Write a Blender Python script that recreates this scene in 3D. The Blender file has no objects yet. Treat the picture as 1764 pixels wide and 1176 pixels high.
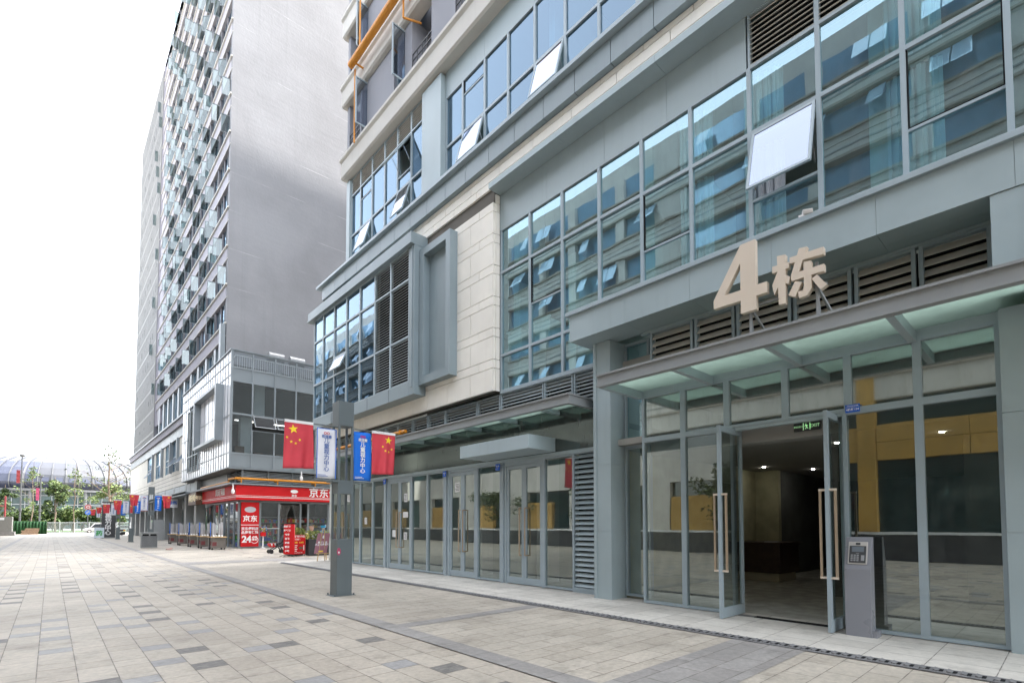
import bpy, bmesh, math, random
from mathutils import Vector, Matrix
random.seed(7)
S = bpy.context.scene
COL = S.collection
rad = math.radians
PI = math.pi
# ---------------------------------------------------------------- camera
cam = bpy.data.cameras.new("Camera")
cam.sensor_width = 36.0
cam.lens = 877.5 / 1764 * 36
cam.shift_y = (867.1 - 588) / 1764
cam.clip_start = 0.05
cam.clip_end = 3000
camo = bpy.data.objects.new("Camera", cam)
COL.objects.link(camo)
camo.location = (0, 0, 1.6)
camo.rotation_euler = (rad(90 + 2.347), 0, rad(-42.173))
S.camera = camo
S.render.resolution_x, S.render.resolution_y = 1024, 682
# ---------------------------------------------------------------- light
SUN = Vector((1.1, -0.45, 2.02)).normalized()
EL = math.asin(SUN.z)
AZ = math.atan2(SUN.x, SUN.y)
world = bpy.data.worlds.new("World")
S.world = world
world.use_nodes = True
wn = world.node_tree
wn.nodes.clear()
sky = wn.nodes.new("ShaderNodeTexSky")
sky.sky_type = 'NISHITA'
sky.sun_disc = False
sky.sun_elevation = EL
sky.sun_rotation = AZ
sky.air_density = 1.0
sky.dust_density = 3.0
sky.ozone_density = 1.2
bg = wn.nodes.new("ShaderNodeBackground")
bg.inputs[1].default_value = 0.15
wo = wn.nodes.new("ShaderNodeOutputWorld")
hz = wn.nodes.new("ShaderNodeHueSaturation")      # bright milky haze
hz.inputs["Saturation"].default_value = 0.26
hz.inputs["Value"].default_value = 1.0
wn.links.new(sky.outputs[0], hz.inputs["Color"])
wn.links.new(hz.outputs[0], bg.inputs[0])
wn.links.new(bg.outputs[0], wo.inputs[0])
sl = bpy.data.lights.new("Sun", 'SUN')
sl.energy = 2.0
sl.angle = rad(0.35)
sl.color = (1, 0.955, 0.9)
slo = bpy.data.objects.new("Sun", sl)
COL.objects.link(slo)
slo.rotation_euler = SUN.to_track_quat('Z', 'Y').to_euler()
S.view_settings.view_transform = 'Standard'
S.view_settings.look = 'None'
S.view_settings.exposure = 2.95
S.view_settings.gamma = 1.0
S.render.engine = 'CYCLES'
S.cycles.max_bounces = 10
S.cycles.transparent_max_bounces = 16
S.cycles.glossy_bounces = 5
S.cycles.diffuse_bounces = 4
S.cycles.caustics_reflective = False
S.cycles.caustics_refractive = False
S.cycles.sample_clamp_indirect = 6.0
S.cycles.use_denoising = True


# ---------------------------------------------------------------- node helpers
class NT:
    def __init__(s, name):
        s.m = bpy.data.materials.new(name)
        s.m.use_nodes = True
        s.t = s.m.node_tree
        s.t.nodes.clear()
        s.out = s.t.nodes.new("ShaderNodeOutputMaterial")

    def n(s, ty, **kw):
        nd = s.t.nodes.new(ty)
        for k, v in kw.items():
            setattr(nd, k, v)
        return nd

    def set(s, sock, v):
        if isinstance(v, bpy.types.NodeSocket):
            s.t.links.new(v, sock)
        elif v is not None:
            if sock.type == 'RGBA' and len(v) == 3:
                v = (*v, 1)
            sock.default_value = v

    def math(s, op, a, b=None, c=None, clamp=False):
        nd = s.n("ShaderNodeMath", operation=op, use_clamp=clamp)
        for i, x in enumerate((a, b, c)):
            if x is not None:
                s.set(nd.inputs[i], x)
        return nd.outputs[0]

    def pos(s):
        g = s.n("ShaderNodeNewGeometry")
        x = s.n("ShaderNodeSeparateXYZ")
        s.t.links.new(g.outputs["Position"], x.inputs[0])
        return g.outputs["Position"], x.outputs[0], x.outputs[1], x.outputs[2]

    def obj(s):
        g = s.n("ShaderNodeTexCoord")
        return g.outputs["Object"]

    def comb(s, a, b, c=0.0):
        nd = s.n("ShaderNodeCombineXYZ")
        for i, x in enumerate((a, b, c)):
            s.set(nd.inputs[i], x)
        return nd.outputs[0]

    def noise(s, vec, scale, detail=4, rough=0.55, stretch=None):
        if stretch:
            mp = s.n("ShaderNodeMapping")
            mp.inputs["Scale"].default_value = stretch
            s.t.links.new(vec, mp.inputs[0])
            vec = mp.outputs[0]
        nd = s.n("ShaderNodeTexNoise")
        nd.inputs["Scale"].default_value = scale
        nd.inputs["Detail"].default_value = detail
        nd.inputs["Roughness"].default_value = rough
        s.t.links.new(vec, nd.inputs["Vector"])
        return nd.outputs[0]

    def white(s, vec):
        nd = s.n("ShaderNodeTexWhiteNoise", noise_dimensions='3D')
        s.t.links.new(vec, nd.inputs["Vector"])
        return nd.outputs["Value"]

    def mix(s, f, a, b):
        nd = s.n("ShaderNodeMix", data_type='RGBA')
        s.set(nd.inputs[0], f)
        s.set(nd.inputs[6], a)
        s.set(nd.inputs[7], b)
        return nd.outputs[2]

    def ramp(s, f, lo, hi, a=0.0, b=1.0):
        nd = s.n("ShaderNodeMapRange", interpolation_type='SMOOTHSTEP')
        s.set(nd.inputs[0], f)
        for i, v in enumerate((lo, hi, a, b)):
            s.set(nd.inputs[1 + i], v)
        return nd.outputs[0]

    def bump(s, h, strength=0.3, dist=0.01):
        nd = s.n("ShaderNodeBump")
        nd.inputs["Strength"].default_value = strength
        nd.inputs["Distance"].default_value = dist
        s.t.links.new(h, nd.inputs["Height"])
        return nd.outputs[0]

    def bsdf(s, col, rough=0.6, metal=0.0, spec=0.5, normal=None, emit=None, estr=0.0, alpha=None, trans=None):
        p = s.n("ShaderNodeBsdfPrincipled")
        s.set(p.inputs["Base Color"], col)
        s.set(p.inputs["Roughness"], rough)
        s.set(p.inputs["Metallic"], metal)
        s.set(p.inputs["Specular IOR Level"], spec)
        if normal is not None:
            s.set(p.inputs["Normal"], normal)
        if emit is not None:
            s.set(p.inputs["Emission Color"], emit)
            p.inputs["Emission Strength"].default_value = estr
        s.t.links.new(p.outputs[0], s.out.inputs[0])
        return p


def mat(name, col, rough=0.55, metal=0.0, spec=0.5, var=0.08, vscale=1.3, streak=0.0, bump=0.0, bscale=40, emit=0.0):
    k = NT(name)
    p = k.pos()[0]
    a = k.noise(p, vscale, 5)
    lo = tuple(c * (1 - var) for c in col)
    hi = tuple(min(1, c * (1 + var)) for c in col)
    c = k.mix(k.ramp(a, 0.3, 0.7), lo, hi)
    if streak:
        b = k.noise(p, 1.0, 4, 0.6, stretch=(5, 5, 0.35))
        c = k.mix(k.ramp(b, 0.52, 0.75, 0, streak), c, tuple(x * 0.62 for x in col))
    nm = None
    if bump:
        nm = k.bump(k.noise(p, bscale, 3), bump, 0.004)
    dr_ = 0.015 if metal > 0 else 0.04
    r = k.ramp(k.noise(p, min(vscale * 2, 3), 4), 0.3, 0.7, max(0.03, rough - dr_), min(1, rough + dr_))
    k.bsdf(c, r, metal, spec, nm, col if emit else None, emit)
    return k.m


def glass(name, tint, base, rough=0.0, wav=0.0, rcol=(1, 1, 1), dirt=0.0):
    k = NT(name)
    p = k.pos()[0]
    lw = k.n("ShaderNodeLayerWeight")
    lw.inputs[0].default_value = 0.5
    f = k.math('POWER', lw.outputs["Facing"], 4.0)
    f = k.math('MULTIPLY_ADD', f, 1 - base, base)
    g = k.n("ShaderNodeBsdfGlossy")
    k.set(g.inputs["Color"], rcol)
    g.inputs["Roughness"].default_value = rough
    if wav:
        h = k.noise(p, 0.9, 1.5, 0.4, stretch=(1, 1, 1.6))
        k.t.links.new(k.bump(h, 1.0, wav), g.inputs["Normal"])
    t = k.n("ShaderNodeBsdfTransparent")
    k.set(t.inputs[0], tint)
    m = k.n("ShaderNodeMixShader")
    k.t.links.new(f, m.inputs[0])
    k.t.links.new(t.outputs[0], m.inputs[1])
    k.t.links.new(g.outputs[0], m.inputs[2])
    res = m.outputs[0]
    if dirt:
        d = k.n("ShaderNodeBsdfDiffuse")
        k.set(d.inputs[0], (0.5, 0.5, 0.48))
        m2 = k.n("ShaderNodeMixShader")
        s_ = k.noise(p, 2.2, 6, 0.7, stretch=(3, 3, 0.6))
        k.t.links.new(k.ramp(s_, 0.45, 0.8, dirt * 0.3, dirt), m2.inputs[0])
        k.t.links.new(res, m2.inputs[1])
        k.t.links.new(d.outputs[0], m2.inputs[2])
        res = m2.outputs[0]
    k.t.links.new(res, k.out.inputs[0])
    return k.m


# ---------------------------------------------------------------- mesh helpers
class MB:
    def __init__(s):
        s.v, s.f, s.m = [], [], []

    def add(s, vs, fs, m=0):
        b = len(s.v)
        s.v += [tuple(x) for x in vs]
        s.f += [tuple(b + i for i in f) for f in fs]
        s.m += [m] * len(fs)
        return s

    def box(s, x0, x1, y0, y1, z0, z1, m=0):
        if x0 > x1: x0, x1 = x1, x0
        if y0 > y1: y0, y1 = y1, y0
        if z0 > z1: z0, z1 = z1, z0
        return s.add([(x0, y0, z0), (x1, y0, z0), (x1, y1, z0), (x0, y1, z0), (x0, y0, z1), (x1, y0, z1), (x1, y1, z1), (x0, y1, z1)],
                     [(0, 3, 2, 1), (4, 5, 6, 7), (0, 1, 5, 4), (1, 2, 6, 5), (2, 3, 7, 6), (3, 0, 4, 7)], m)

    def obox(s, c, a, b, d, m=0):
        c, a, b, d = map(Vector, (c, a, b, d))
        vs = [c + i * a + j * b + k * d for k in (-1, 1) for j in (-1, 1) for i in (-1, 1)]
        fs = [(0, 2, 3, 1), (4, 5, 7, 6), (0, 1, 5, 4), (1, 3, 7, 5), (3, 2, 6, 7), (2, 0, 4, 6)]
        if a.cross(b).dot(d) < 0:
            fs = [f[::-1] for f in fs]
        return s.add(vs, fs, m)

    def beam(s, p, q, w, h=None, m=0, up=(0, 0, 1)):
        p, q = Vector(p), Vector(q)
        h = h or w
        d = (q - p)
        u = Vector(up)
        if abs(d.normalized().dot(u)) > 0.98:
            u = Vector((0, 1, 0))
        sd = d.cross(u).normalized()
        u2 = sd.cross(d).normalized()
        return s.obox((p + q) / 2, sd * w / 2, d / 2, u2 * h / 2, m)

    def tube(s, p, q, r, n=8, r2=None, m=0, cap=True):
        p, q = Vector(p), Vector(q)
        r2 = r if r2 is None else r2
        d = (q - p).normalized()
        u = Vector((0, 0, 1)) if abs(d.z) < 0.95 else Vector((1, 0, 0))
        a = d.cross(u).normalized()
        b = d.cross(a)
        vs = []
        for c, rr in ((p, r), (q, r2)):
            for i in range(n):
                t = 2 * PI * i / n
                vs.append(c + (a * math.cos(t) + b * math.sin(t)) * rr)
        fs = [(i, (i + 1) % n, n + (i + 1) % n, n + i) for i in range(n)]
        if cap:
            fs += [tuple(range(n))[::-1], tuple(range(n, 2 * n))]
        return s.add(vs, fs, m)

    def quad(s, a, b, c, d, m=0):
        return s.add([a, b, c, d], [(0, 1, 2, 3)], m)

    def prism(s, pts, vec, m=0):
        vec = Vector(vec)
        n = len(pts)
        vs = [Vector(p) for p in pts] + [Vector(p) + vec for p in pts]
        return s.add(vs, [tuple(range(n))[::-1], tuple(range(n, 2 * n))] + [(i, (i + 1) % n, n + (i + 1) % n, n + i) for i in range(n)], m)

    def lathe(s, c, prof, n=16, m=0):
        c = Vector(c)
        vs, fs = [], []
        for r, z in prof:
            for i in range(n):
                t = 2 * PI * i / n
                vs.append(c + Vector((r * math.cos(t), r * math.sin(t), z)))
        for j in range(len(prof) - 1):
            for i in range(n):
                fs.append((j * n + i, j * n + (i + 1) % n, (j + 1) * n + (i + 1) % n, (j + 1) * n + i))
        fs.append(tuple(range(n))[::-1])
        fs.append(tuple((len(prof) - 1) * n + i for i in range(n)))
        return s.add(vs, fs, m)

    def build(s, name, mats, parent=None, smooth=False, bevel=0.0, loc=None):
        me = bpy.data.meshes.new(name)
        me.from_pydata(s.v, [], s.f)
        if not isinstance(mats, (list, tuple)):
            mats = [mats]
        for m in mats:
            me.materials.append(m)
        me.polygons.foreach_set("material_index", s.m)
        if smooth:
            me.polygons.foreach_set("use_smooth", [True] * len(me.polygons))
        me.update()
        o = bpy.data.objects.new(name, me)
        COL.objects.link(o)
        if loc is not None:
            o.location = loc
        if parent is not None:
            adopt(o, parent)
        if bevel:
            b = o.modifiers.new("edge", 'BEVEL')
            b.width = bevel
            b.segments = 2
            b.limit_method = 'ANGLE'
        return o


def each(name, m, parent, *boxes):
    for b in boxes:
        MB().box(*b).build(name, m, parent)


def adopt(o, p):
    o.parent = p
    M = Matrix.Identity(4)
    q = p
    while q is not None:                     # world matrix of the parent chain
        M = (Matrix.LocRotScale(q.location, q.rotation_euler, q.scale)) @ (M if q is p else M)
        if q.parent is not None:
            M = q.matrix_parent_inverse @ M
        q = q.parent
    o.matrix_parent_inverse = M.inverted()


def thing(name, label, cat, loc=(0, 0, 0), group=None, rz=0.0):
    o = bpy.data.objects.new(name, None)
    COL.objects.link(o)
    o.location = loc
    o.rotation_euler = (0, 0, rz)
    return tag(o, label, cat, group)


def tag(o, label, cat, group=None):
    o["label"] = label
    o["category"] = cat
    if group:
        o["group"] = group
    return o


def struct(o):
    o["kind"] = "structure"
    return o


def copy_tree(o, parent=None):
    c = o.copy()
    COL.objects.link(c)
    if parent is not None:
        c.parent = parent
    for ch in o.children:
        copy_tree(ch, c)
    return c


def text_mesh(body, size, depth=0.0, align='CENTER', bold=0.0, spacing=1.0, line=1.0):
    """text as a flat/extruded mesh in the XY plane, centred; returns (verts, faces)"""
    c = bpy.data.curves.new("t", 'FONT')
    c.body = body
    c.size = size
    c.extrude = depth
    c.offset = bold
    c.align_x = align
    c.align_y = 'CENTER'
    c.space_character = spacing
    c.space_line = line
    c.resolution_u = 3
    o = bpy.data.objects.new("t", c)
    COL.objects.link(o)
    dg = bpy.context.evaluated_depsgraph_get()
    me = bpy.data.meshes.new_from_object(o.evaluated_get(dg))
    vs = [v.co.copy() for v in me.vertices]
    fs = [tuple(p.vertices) for p in me.polygons]
    bpy.data.objects.remove(o)
    bpy.data.curves.remove(c)
    bpy.data.meshes.remove(me)
    return vs, fs


def add_text(mb, body, size, origin, xdir, updir, depth=0.004, m=0, **kw):
    vs, fs = text_mesh(body, size, depth, **kw)
    o, a, b = Vector(origin), Vector(xdir).normalized(), Vector(updir).normalized()
    n = a.cross(b)
    mb.add([o + a * v.x + b * v.y + n * v.z for v in vs], fs, m)
# ---------------------------------------------------------------- materials
M = {}
M['panel'] = mat("grey_aluminium_panel", (0.345, 0.42, 0.445), 0.38, 0.0, 0.5, 0.06, 0.6, 0.16)
M['panel2'] = mat("slate_aluminium_panel", (0.225, 0.28, 0.305), 0.36, 0.0, 0.5, 0.06, 0.6, 0.16)
M['mull'] = mat("window_frame_metal", (0.335, 0.405, 0.445), 0.36, 0.0, 0.5, 0.04, 0.9)
M['post'] = mat("lamp_post_grey", (0.115, 0.14, 0.148), 0.4, 0, 0.5, 0.04, 1.5, 0.1)
M['steel'] = mat("grey_painted_steel", (0.27, 0.285, 0.29), 0.42, 0.0, 0.5, 0.05, 1.5, 0.1)
M['slat'] = mat("louvre_slat_metal", (0.40, 0.44, 0.465), 0.45, 0.0, 0.4, 0.06, 2.0, 0.1)
M['slatw'] = mat("warm_lit_louvre_slat", (0.58, 0.555, 0.50), 0.5, 0.0, 0.4, 0.06, 2.0, 0.1)  # same slat metal, with the warm light on it put into the colour
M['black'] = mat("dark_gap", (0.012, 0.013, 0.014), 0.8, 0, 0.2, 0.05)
M['stone'] = mat("beige_stone_cladding", (0.82, 0.79, 0.725), 0.75, 0, 0.3, 0.05, 0.9, 0.10, 0.35, 90)
M['tmull'] = mat("tower_window_metal", (0.20, 0.23, 0.25), 0.4)
M['podp'] = mat("podium_grey_panel", (0.20, 0.23, 0.25), 0.38, 0, 0.5, 0.05, 0.6, 0.1)
M['cream'] = mat("cream_render", (0.56, 0.54, 0.50), 0.8, 0, 0.25, 0.05, 0.7, 0.14, 0.3, 60)
M['lav'] = mat("lavender_grey_render", (0.30, 0.305, 0.335), 0.85, 0, 0.2, 0.05, 0.5, 0.12, 0.25, 50)
M['greyw'] = mat("pale_grey_render", (0.24, 0.243, 0.255), 0.85, 0, 0.2, 0.06, 0.25, 0.10, 0.5, 3)
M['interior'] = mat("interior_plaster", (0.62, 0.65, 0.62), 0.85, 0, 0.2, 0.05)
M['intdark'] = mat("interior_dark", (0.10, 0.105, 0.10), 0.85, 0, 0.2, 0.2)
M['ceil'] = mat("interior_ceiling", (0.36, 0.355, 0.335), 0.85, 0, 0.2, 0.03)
M['marble'] = mat("lobby_wall_stone", (0.40, 0.385, 0.25), 0.35, 0, 0.4, 0.2, 1.6, 0.2)
M['lobfloor'] = mat("lobby_floor_tile", (0.62, 0.61, 0.55), 0.16, 0, 0.5, 0.12, 3.0)
M['desk'] = mat("desk_dark_wood", (0.045, 0.026, 0.02), 0.35, 0, 0.5, 0.25, 6)
M['deskb'] = mat("desk_stone_base", (0.40, 0.36, 0.27), 0.5)
M['bronze'] = mat("champagne_bronze", (0.70, 0.605, 0.50), 0.4, 0.15, 0.5, 0.01, 1)
M['handle'] = mat("bronze_handle", (0.46, 0.36, 0.26), 0.34, 0.4, 0.5, 0.01, 1)
M['duct'] = mat("galvanised_duct", (0.30, 0.31, 0.32), 0.4, 0.3, 0.5, 0.1, 2)
M['chrome'] = mat("polished_steel", (0.6, 0.6, 0.6), 0.2, 0.9, 0.5, 0.03)
M['yellow'] = mat("yellow_gas_pipe", (0.62, 0.24, 0.015), 0.45, 0, 0.5, 0.08, 3)
M['red'] = mat("red_sign_board", (0.56, 0.012, 0.016), 0.5, 0, 0.2, 0.05, 1)
M['redflag'] = mat("red_flag_cloth", (0.60, 0.06, 0.08), 0.7, 0, 0.3, 0.06, 4)
M['star'] = mat("yellow_star_print", (0.85, 0.62, 0.02), 0.7)
M['white'] = mat("white_paint", (0.78, 0.78, 0.78), 0.5, 0, 0.4, 0.03)
M['wcloth'] = mat("white_banner_cloth", (0.72, 0.73, 0.78), 0.75, 0, 0.3, 0.04, 3)
M['blue'] = mat("blue_banner_cloth", (0.015, 0.16, 0.66), 0.7, 0, 0.3, 0.05, 3)
M['bluetxt'] = mat("blue_print", (0.10, 0.17, 0.42), 0.7)
M['plateb'] = mat("blue_enamel_plate", (0.01, 0.12, 0.62), 0.3)
M['txtw'] = mat("white_print", (0.85, 0.85, 0.85), 0.5)
M['txty'] = mat("yellow_print", (0.8, 0.6, 0.05), 0.5)
M['kiosk'] = mat("kiosk_grey_powder_coat", (0.245, 0.255, 0.285), 0.3, 0.0, 0.5, 0.015, 1)
M['kbez'] = mat("kiosk_silver_bezel", (0.62, 0.60, 0.57), 0.35, 0.5)
M['screen'] = mat("kiosk_screen", (0.16, 0.19, 0.22), 0.12, 0, 0.6, 0.03)
M['keys'] = mat("key_grey", (0.32, 0.33, 0.34), 0.5)
M['wood'] = mat("easel_pine", (0.48, 0.33, 0.17), 0.6, 0, 0.3, 0.15, 8)
M['timber'] = mat("raw_timber", (0.15, 0.10, 0.068), 0.75, 0, 0.3, 0.2, 5)
M['mauve'] = mat("mauve_poster", (0.36, 0.16, 0.20), 0.5, 0, 0.4, 0.1, 1.2)
M['pink'] = mat("pink_banner", (0.42, 0.06, 0.13), 0.6)
M['pleaf'] = mat("potted_leaf", (0.12, 0.17, 0.04), 0.6, 0, 0.3, 0.4, 6)
M['pleafl'] = mat("potted_leaf_light", (0.27, 0.30, 0.09), 0.6, 0, 0.3, 0.35, 6)
M['leaf'] = mat("leaf_green", (0.052, 0.088, 0.022), 0.6, 0, 0.3, 0.4, 1.3)
M['leafl'] = mat("leaf_light_green", (0.105, 0.135, 0.042), 0.6, 0, 0.3, 0.35, 1.3)
M['leafd'] = mat("leaf_dark_green", (0.026, 0.046, 0.015), 0.6, 0, 0.3, 0.4, 1.3)
M['bark'] = mat("bark", (0.15, 0.115, 0.085), 0.9, 0, 0.2, 0.3, 6)
M['tarp'] = mat("green_tarpaulin", (0.007, 0.036, 0.011), 0.75, 0, 0.2, 0.2, 2)
M['tyre'] = mat("rubber_black", (0.02, 0.02, 0.022), 0.7)
M['carw'] = mat("white_car_paint", (0.26, 0.26, 0.265), 0.25)
M['skin'] = mat("skin", (0.50, 0.33, 0.25), 0.6)
M['hair'] = mat("brown_hair", (0.035, 0.018, 0.012), 0.6)
M['hairg'] = mat("pale_hair", (0.50, 0.30, 0.22), 0.6)
M['yel'] = mat("yellow_shirt", (0.72, 0.60, 0.16), 0.8)
M['jean'] = mat("blue_jacket", (0.16, 0.24, 0.48), 0.8)
M['sack'] = mat("turquoise_plastic_bag", (0.01, 0.34, 0.62), 0.3, 0, 0.6)
M['darkm'] = mat("charcoal_metal", (0.05, 0.053, 0.057), 0.45)
M['planter'] = mat("dark_planter_box", (0.045, 0.045, 0.05), 0.5)
M['ochre'] = mat("ochre_panel", (0.50, 0.30, 0.075), 0.5, 0, 0.4, 0.1, 1)
M['oppw'] = mat("beige_grey_render", (0.62, 0.60, 0.56), 0.8, 0, 0.3, 0.08, 0.6, 0.1)
M['lampd'] = mat("downlight_glow", (1, 0.95, 0.85), 0.5, 0, 0.3, 0.0, 1, 0, 0, 40, 25.0)
M['light'] = mat("lamp_tube", (1, 0.97, 0.9), 0.5, 0, 0.3, 0.0, 1, 0, 0, 40, 0.8)
M['exitg'] = mat("exit_green_glow", (0.40, 0.75, 0.38), 0.5, 0, 0.3, 0.0, 1, 0, 0, 40, 0.08)
M['green'] = mat("green_plastic", (0.02, 0.36, 0.06), 0.45)
M['domew'] = mat("stadium_white_shell", (0.088, 0.09, 0.094), 0.4, 0, 0.5, 0.04, 0.1)
M['domeg'] = mat("stadium_grey_louvre", (0.08, 0.083, 0.092), 0.4, 0, 0.5, 0.1, 0.1)
M['domeb'] = mat("stadium_blue_panel", (0.042, 0.048, 0.074), 0.25, 0.0, 0.5, 0.15, 0.1)
M['wallteal'] = mat("stadium_glass_green", (0.045, 0.075, 0.075), 0.2, 0, 0.5, 0.3, 0.15)
M['box'] = mat("white_cabinet_paint", (0.22, 0.215, 0.195), 0.5)
M['conc'] = mat("concrete_plinth", (0.26, 0.25, 0.24), 0.85, 0, 0.2, 0.15, 3)
M['beigesl'] = mat("fin_beige_metal", (0.235, 0.235, 0.23), 0.6, 0, 0.3, 0.06, 0.4)
M['joint'] = mat("stone_joint", (0.13, 0.12, 0.105), 0.9)
G = {}
G['cw'] = glass("curtain_wall_glass", (0.50, 0.78, 0.80), 0.36, 0.0, 0.0016, (0.62, 0.87, 0.96), 0.13)
G['up'] = glass("upper_window_glass", (0.30, 0.46, 0.56), 0.20, 0.0, 0.001, (0.60, 0.80, 1.0))
G['bay'] = glass("bay_window_glass", (0.34, 0.48, 0.56), 0.20, 0.0, 0.003, (0.62, 0.81, 1.0))
G['shop'] = glass("shopfront_glass", (0.60, 0.66, 0.63), 0.27, 0.0, 0.0013, (0.90, 1.0, 0.96), 0.09)
G['door'] = glass("entrance_glass", (0.48, 0.53, 0.51), 0.30, 0.0, 0.0010, (0.90, 1.0, 0.96), 0.07)
G['canopy'] = glass("frosted_canopy_glass", (0.50, 0.72, 0.58), 0.05, 0.25, 0, (0.9, 1, 0.95), 0.45)
G['frost'] = glass("frosted_transom_glass", (0.25, 0.30, 0.29), 0.42, 0.03, 0, (0.85, 0.97, 0.93), 0.22)
G['band'] = glass("green_backed_glass", (0.10, 0.14, 0.13), 0.14, 0.10, 0.001, (0.75, 0.9, 0.85), 0.22)
G['sashb'] = glass("tilted_sash_glass", (0.30, 0.36, 0.40), 0.36, 0.0, 0.001, (0.74, 0.82, 1.0))
G['sash'] = glass("open_sash_glass", (0.30, 0.38, 0.38), 0.17, 0.0, 0.001, (0.80, 0.88, 0.88))
G['film'] = glass("clear_plastic_curtain", (0.75, 0.75, 0.75), 0.12, 0.15, 0, (1, 1, 1), 0.45)


def translucent(name, col, clear):
    k = NT(name)
    p = k.pos()[0]
    s_ = k.noise(p, 1.4, 5, 0.7)
    tl = k.n("ShaderNodeBsdfTranslucent")
    k.set(tl.inputs[0], k.mix(k.ramp(s_, .35, .75), col, tuple(c * .82 for c in col)))
    tr = k.n("ShaderNodeBsdfTransparent")
    k.set(tr.inputs[0], col)
    m = k.n("ShaderNodeMixShader")
    m.inputs[0].default_value = clear
    k.t.links.new(tl.outputs[0], m.inputs[1])
    k.t.links.new(tr.outputs[0], m.inputs[2])
    k.t.links.new(m.outputs[0], k.out.inputs[0])
    return k.m


G['canopy'] = translucent("frosted_canopy_glass", (0.56, 0.65, 0.585), 0.25)

# ---------------------------------------------------------------- paving materials
def paving(name, kind):
    k = NT(name)
    P, X, Y, Z = k.pos()
    fl = lambda a: k.math('FLOOR', a)
    sub = lambda a, b: k.math('SUBTRACT', a, b)
    mul = lambda a, b: k.math('MULTIPLY', a, b)
    add = lambda a, b: k.math('ADD', a, b)
    div = lambda a, b: k.math('DIVIDE', a, b)
    mn = lambda a, b: k.math('MINIMUM', a, b)
    if kind == 'plaza':
        u = div(add(X, 0.065), 0.325)
        c = fl(u)
        fu = mul(sub(u, c), 0.325)
        off = mul(k.white(k.comb(c, 3.0, 1.0)), 0.94)
        v = div(add(Y, off), 0.94)
        r = fl(v)
        fv = mul(sub(v, r), 0.94)
        d = mn(mn(fu, sub(0.325, fu)), mn(fv, sub(0.94, fv)))
        d = mn(d, k.math('ABSOLUTE', sub(fv, 0.31)))
        short = k.math('LESS_THAN', fv, 0.31)
        cell = k.comb(c, r, short)
        rnd = k.white(cell)
        rn2 = k.white(k.comb(c, r, add(short, 9.0)))
        m3 = k.math('COMPARE', k.math('FLOORED_MODULO', c, 3.0), 1.0, 0.1)
        grain = k.noise(P, 14, 6, 0.7)
        base = k.mix(rnd, (0.405, 0.362, 0.30), (0.46, 0.418, 0.35))
        pale = k.mix(rn2, (0.255, 0.255, 0.25), (0.33, 0.325, 0.315))
        streak = k.noise(P, 6, 5, 0.75, stretch=(1.2, 7, 1))
        dark = k.mix(k.ramp(streak, 0.35, 0.68), (0.115, 0.112, 0.105), (0.28, 0.265, 0.24))
        sc = k.mix(m3, pale, dark)
        on = mul(short, k.math('GREATER_THAN', rn2, k.math('MULTIPLY_ADD', m3, -0.12, 0.68)))
        col = k.mix(on, base, sc)
    elif kind == 'field':
        r = fl(div(Y, 0.312))
        fv = sub(Y, mul(r, 0.312))
        par = k.math('FLOORED_MODULO', r, 2.0)
        u = div(add(sub(X, 4.12), mul(par, 0.31)), 0.625)
        c = fl(u)
        fu = mul(sub(u, c), 0.625)
        d = mn(mn(fu, sub(0.625, fu)), mn(fv, sub(0.312, fv)))
        rnd = k.white(k.comb(c, r, 2.0))
        rn2 = k.white(k.comb(c, r, 5.0))
        grain = k.noise(P, 14, 6, 0.7)
        col = k.mix(rnd, (0.405, 0.366, 0.305), (0.465, 0.425, 0.358))
    elif kind == 'apron':
        r = fl(div(Y, 0.60))
        fv = sub(Y, mul(r, 0.60))
        u = div(sub(X, 7.38), 0.43)
        c = fl(u)
        fu = mul(sub(u, c), 0.43)
        d = mn(mn(fu, sub(0.43, fu)), mn(fv, sub(0.60, fv)))
        rnd = k.white(k.comb(c, r, 2.0))
        rn2 = rnd
        grain = k.noise(P, 9, 6, 0.75, stretch=(4, 1, 1))
        col = k.mix(rnd, (0.50, 0.475, 0.425), (0.575, 0.55, 0.495))
    else:
        r = fl(div(Y, 0.62))
        fv = sub(Y, mul(r, 0.62))
        c = fl(div(X, 0.30))
        fu = sub(X, mul(c, 0.30))
        d = mn(fv, sub(0.62, fv))
        if kind == 'bandx':
            r = fl(div(Y, 0.307)); fv = sub(Y, mul(r, 0.307))
            u = add(div(X, 0.62), mul(k.math('FLOORED_MODULO', r, 2.0), 0.5))
            c = fl(u); fu = mul(sub(u, c), 0.62)
            d = mn(mn(fu, sub(0.62, fu)), mn(fv, sub(0.307, fv)))
        rnd = k.white(k.comb(c, r, 2.0))
        rn2 = rnd
        grain = k.noise(P, 14, 6, 0.7)
        col = k.mix(rnd, (0.275, 0.262, 0.246), (0.325, 0.312, 0.294))
    jm = k.ramp(d, 0.002, 0.0075, 1, 0)
    big = k.noise(P, 0.45, 5, 0.6)
    stain = k.noise(P, 1.7, 6, 0.7)
    g2 = k.ramp(grain, 0.25, 0.75, 0.78, 1.15)
    b2 = k.ramp(big, 0.3, 0.7, 0.86, 1.08)
    s2 = k.ramp(stain, 0.50, 0.76, 1.0, 0.66)
    sh = k.comb(mul(mul(g2, b2), s2), mul(mul(g2, b2), s2), mul(mul(g2, b2), s2))
    mm = k.n("ShaderNodeMix", data_type='RGBA', blend_type='MULTIPLY')
    mm.inputs[0].default_value = 1.0
    k.t.links.new(col, mm.inputs[6])
    k.t.links.new(sh, mm.inputs[7])
    edge = k.noise(P, 5, 3)
    jm2 = mul(jm, k.ramp(edge, 0.3, 0.6, 0.35, 0.95))
    spl = k.ramp(k.noise(P, 42, 2, 0.5), 0.69, 0.76, 0, 0.55)
    c2 = k.mix(spl, mm.outputs[2], (0.16, 0.15, 0.13))
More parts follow.
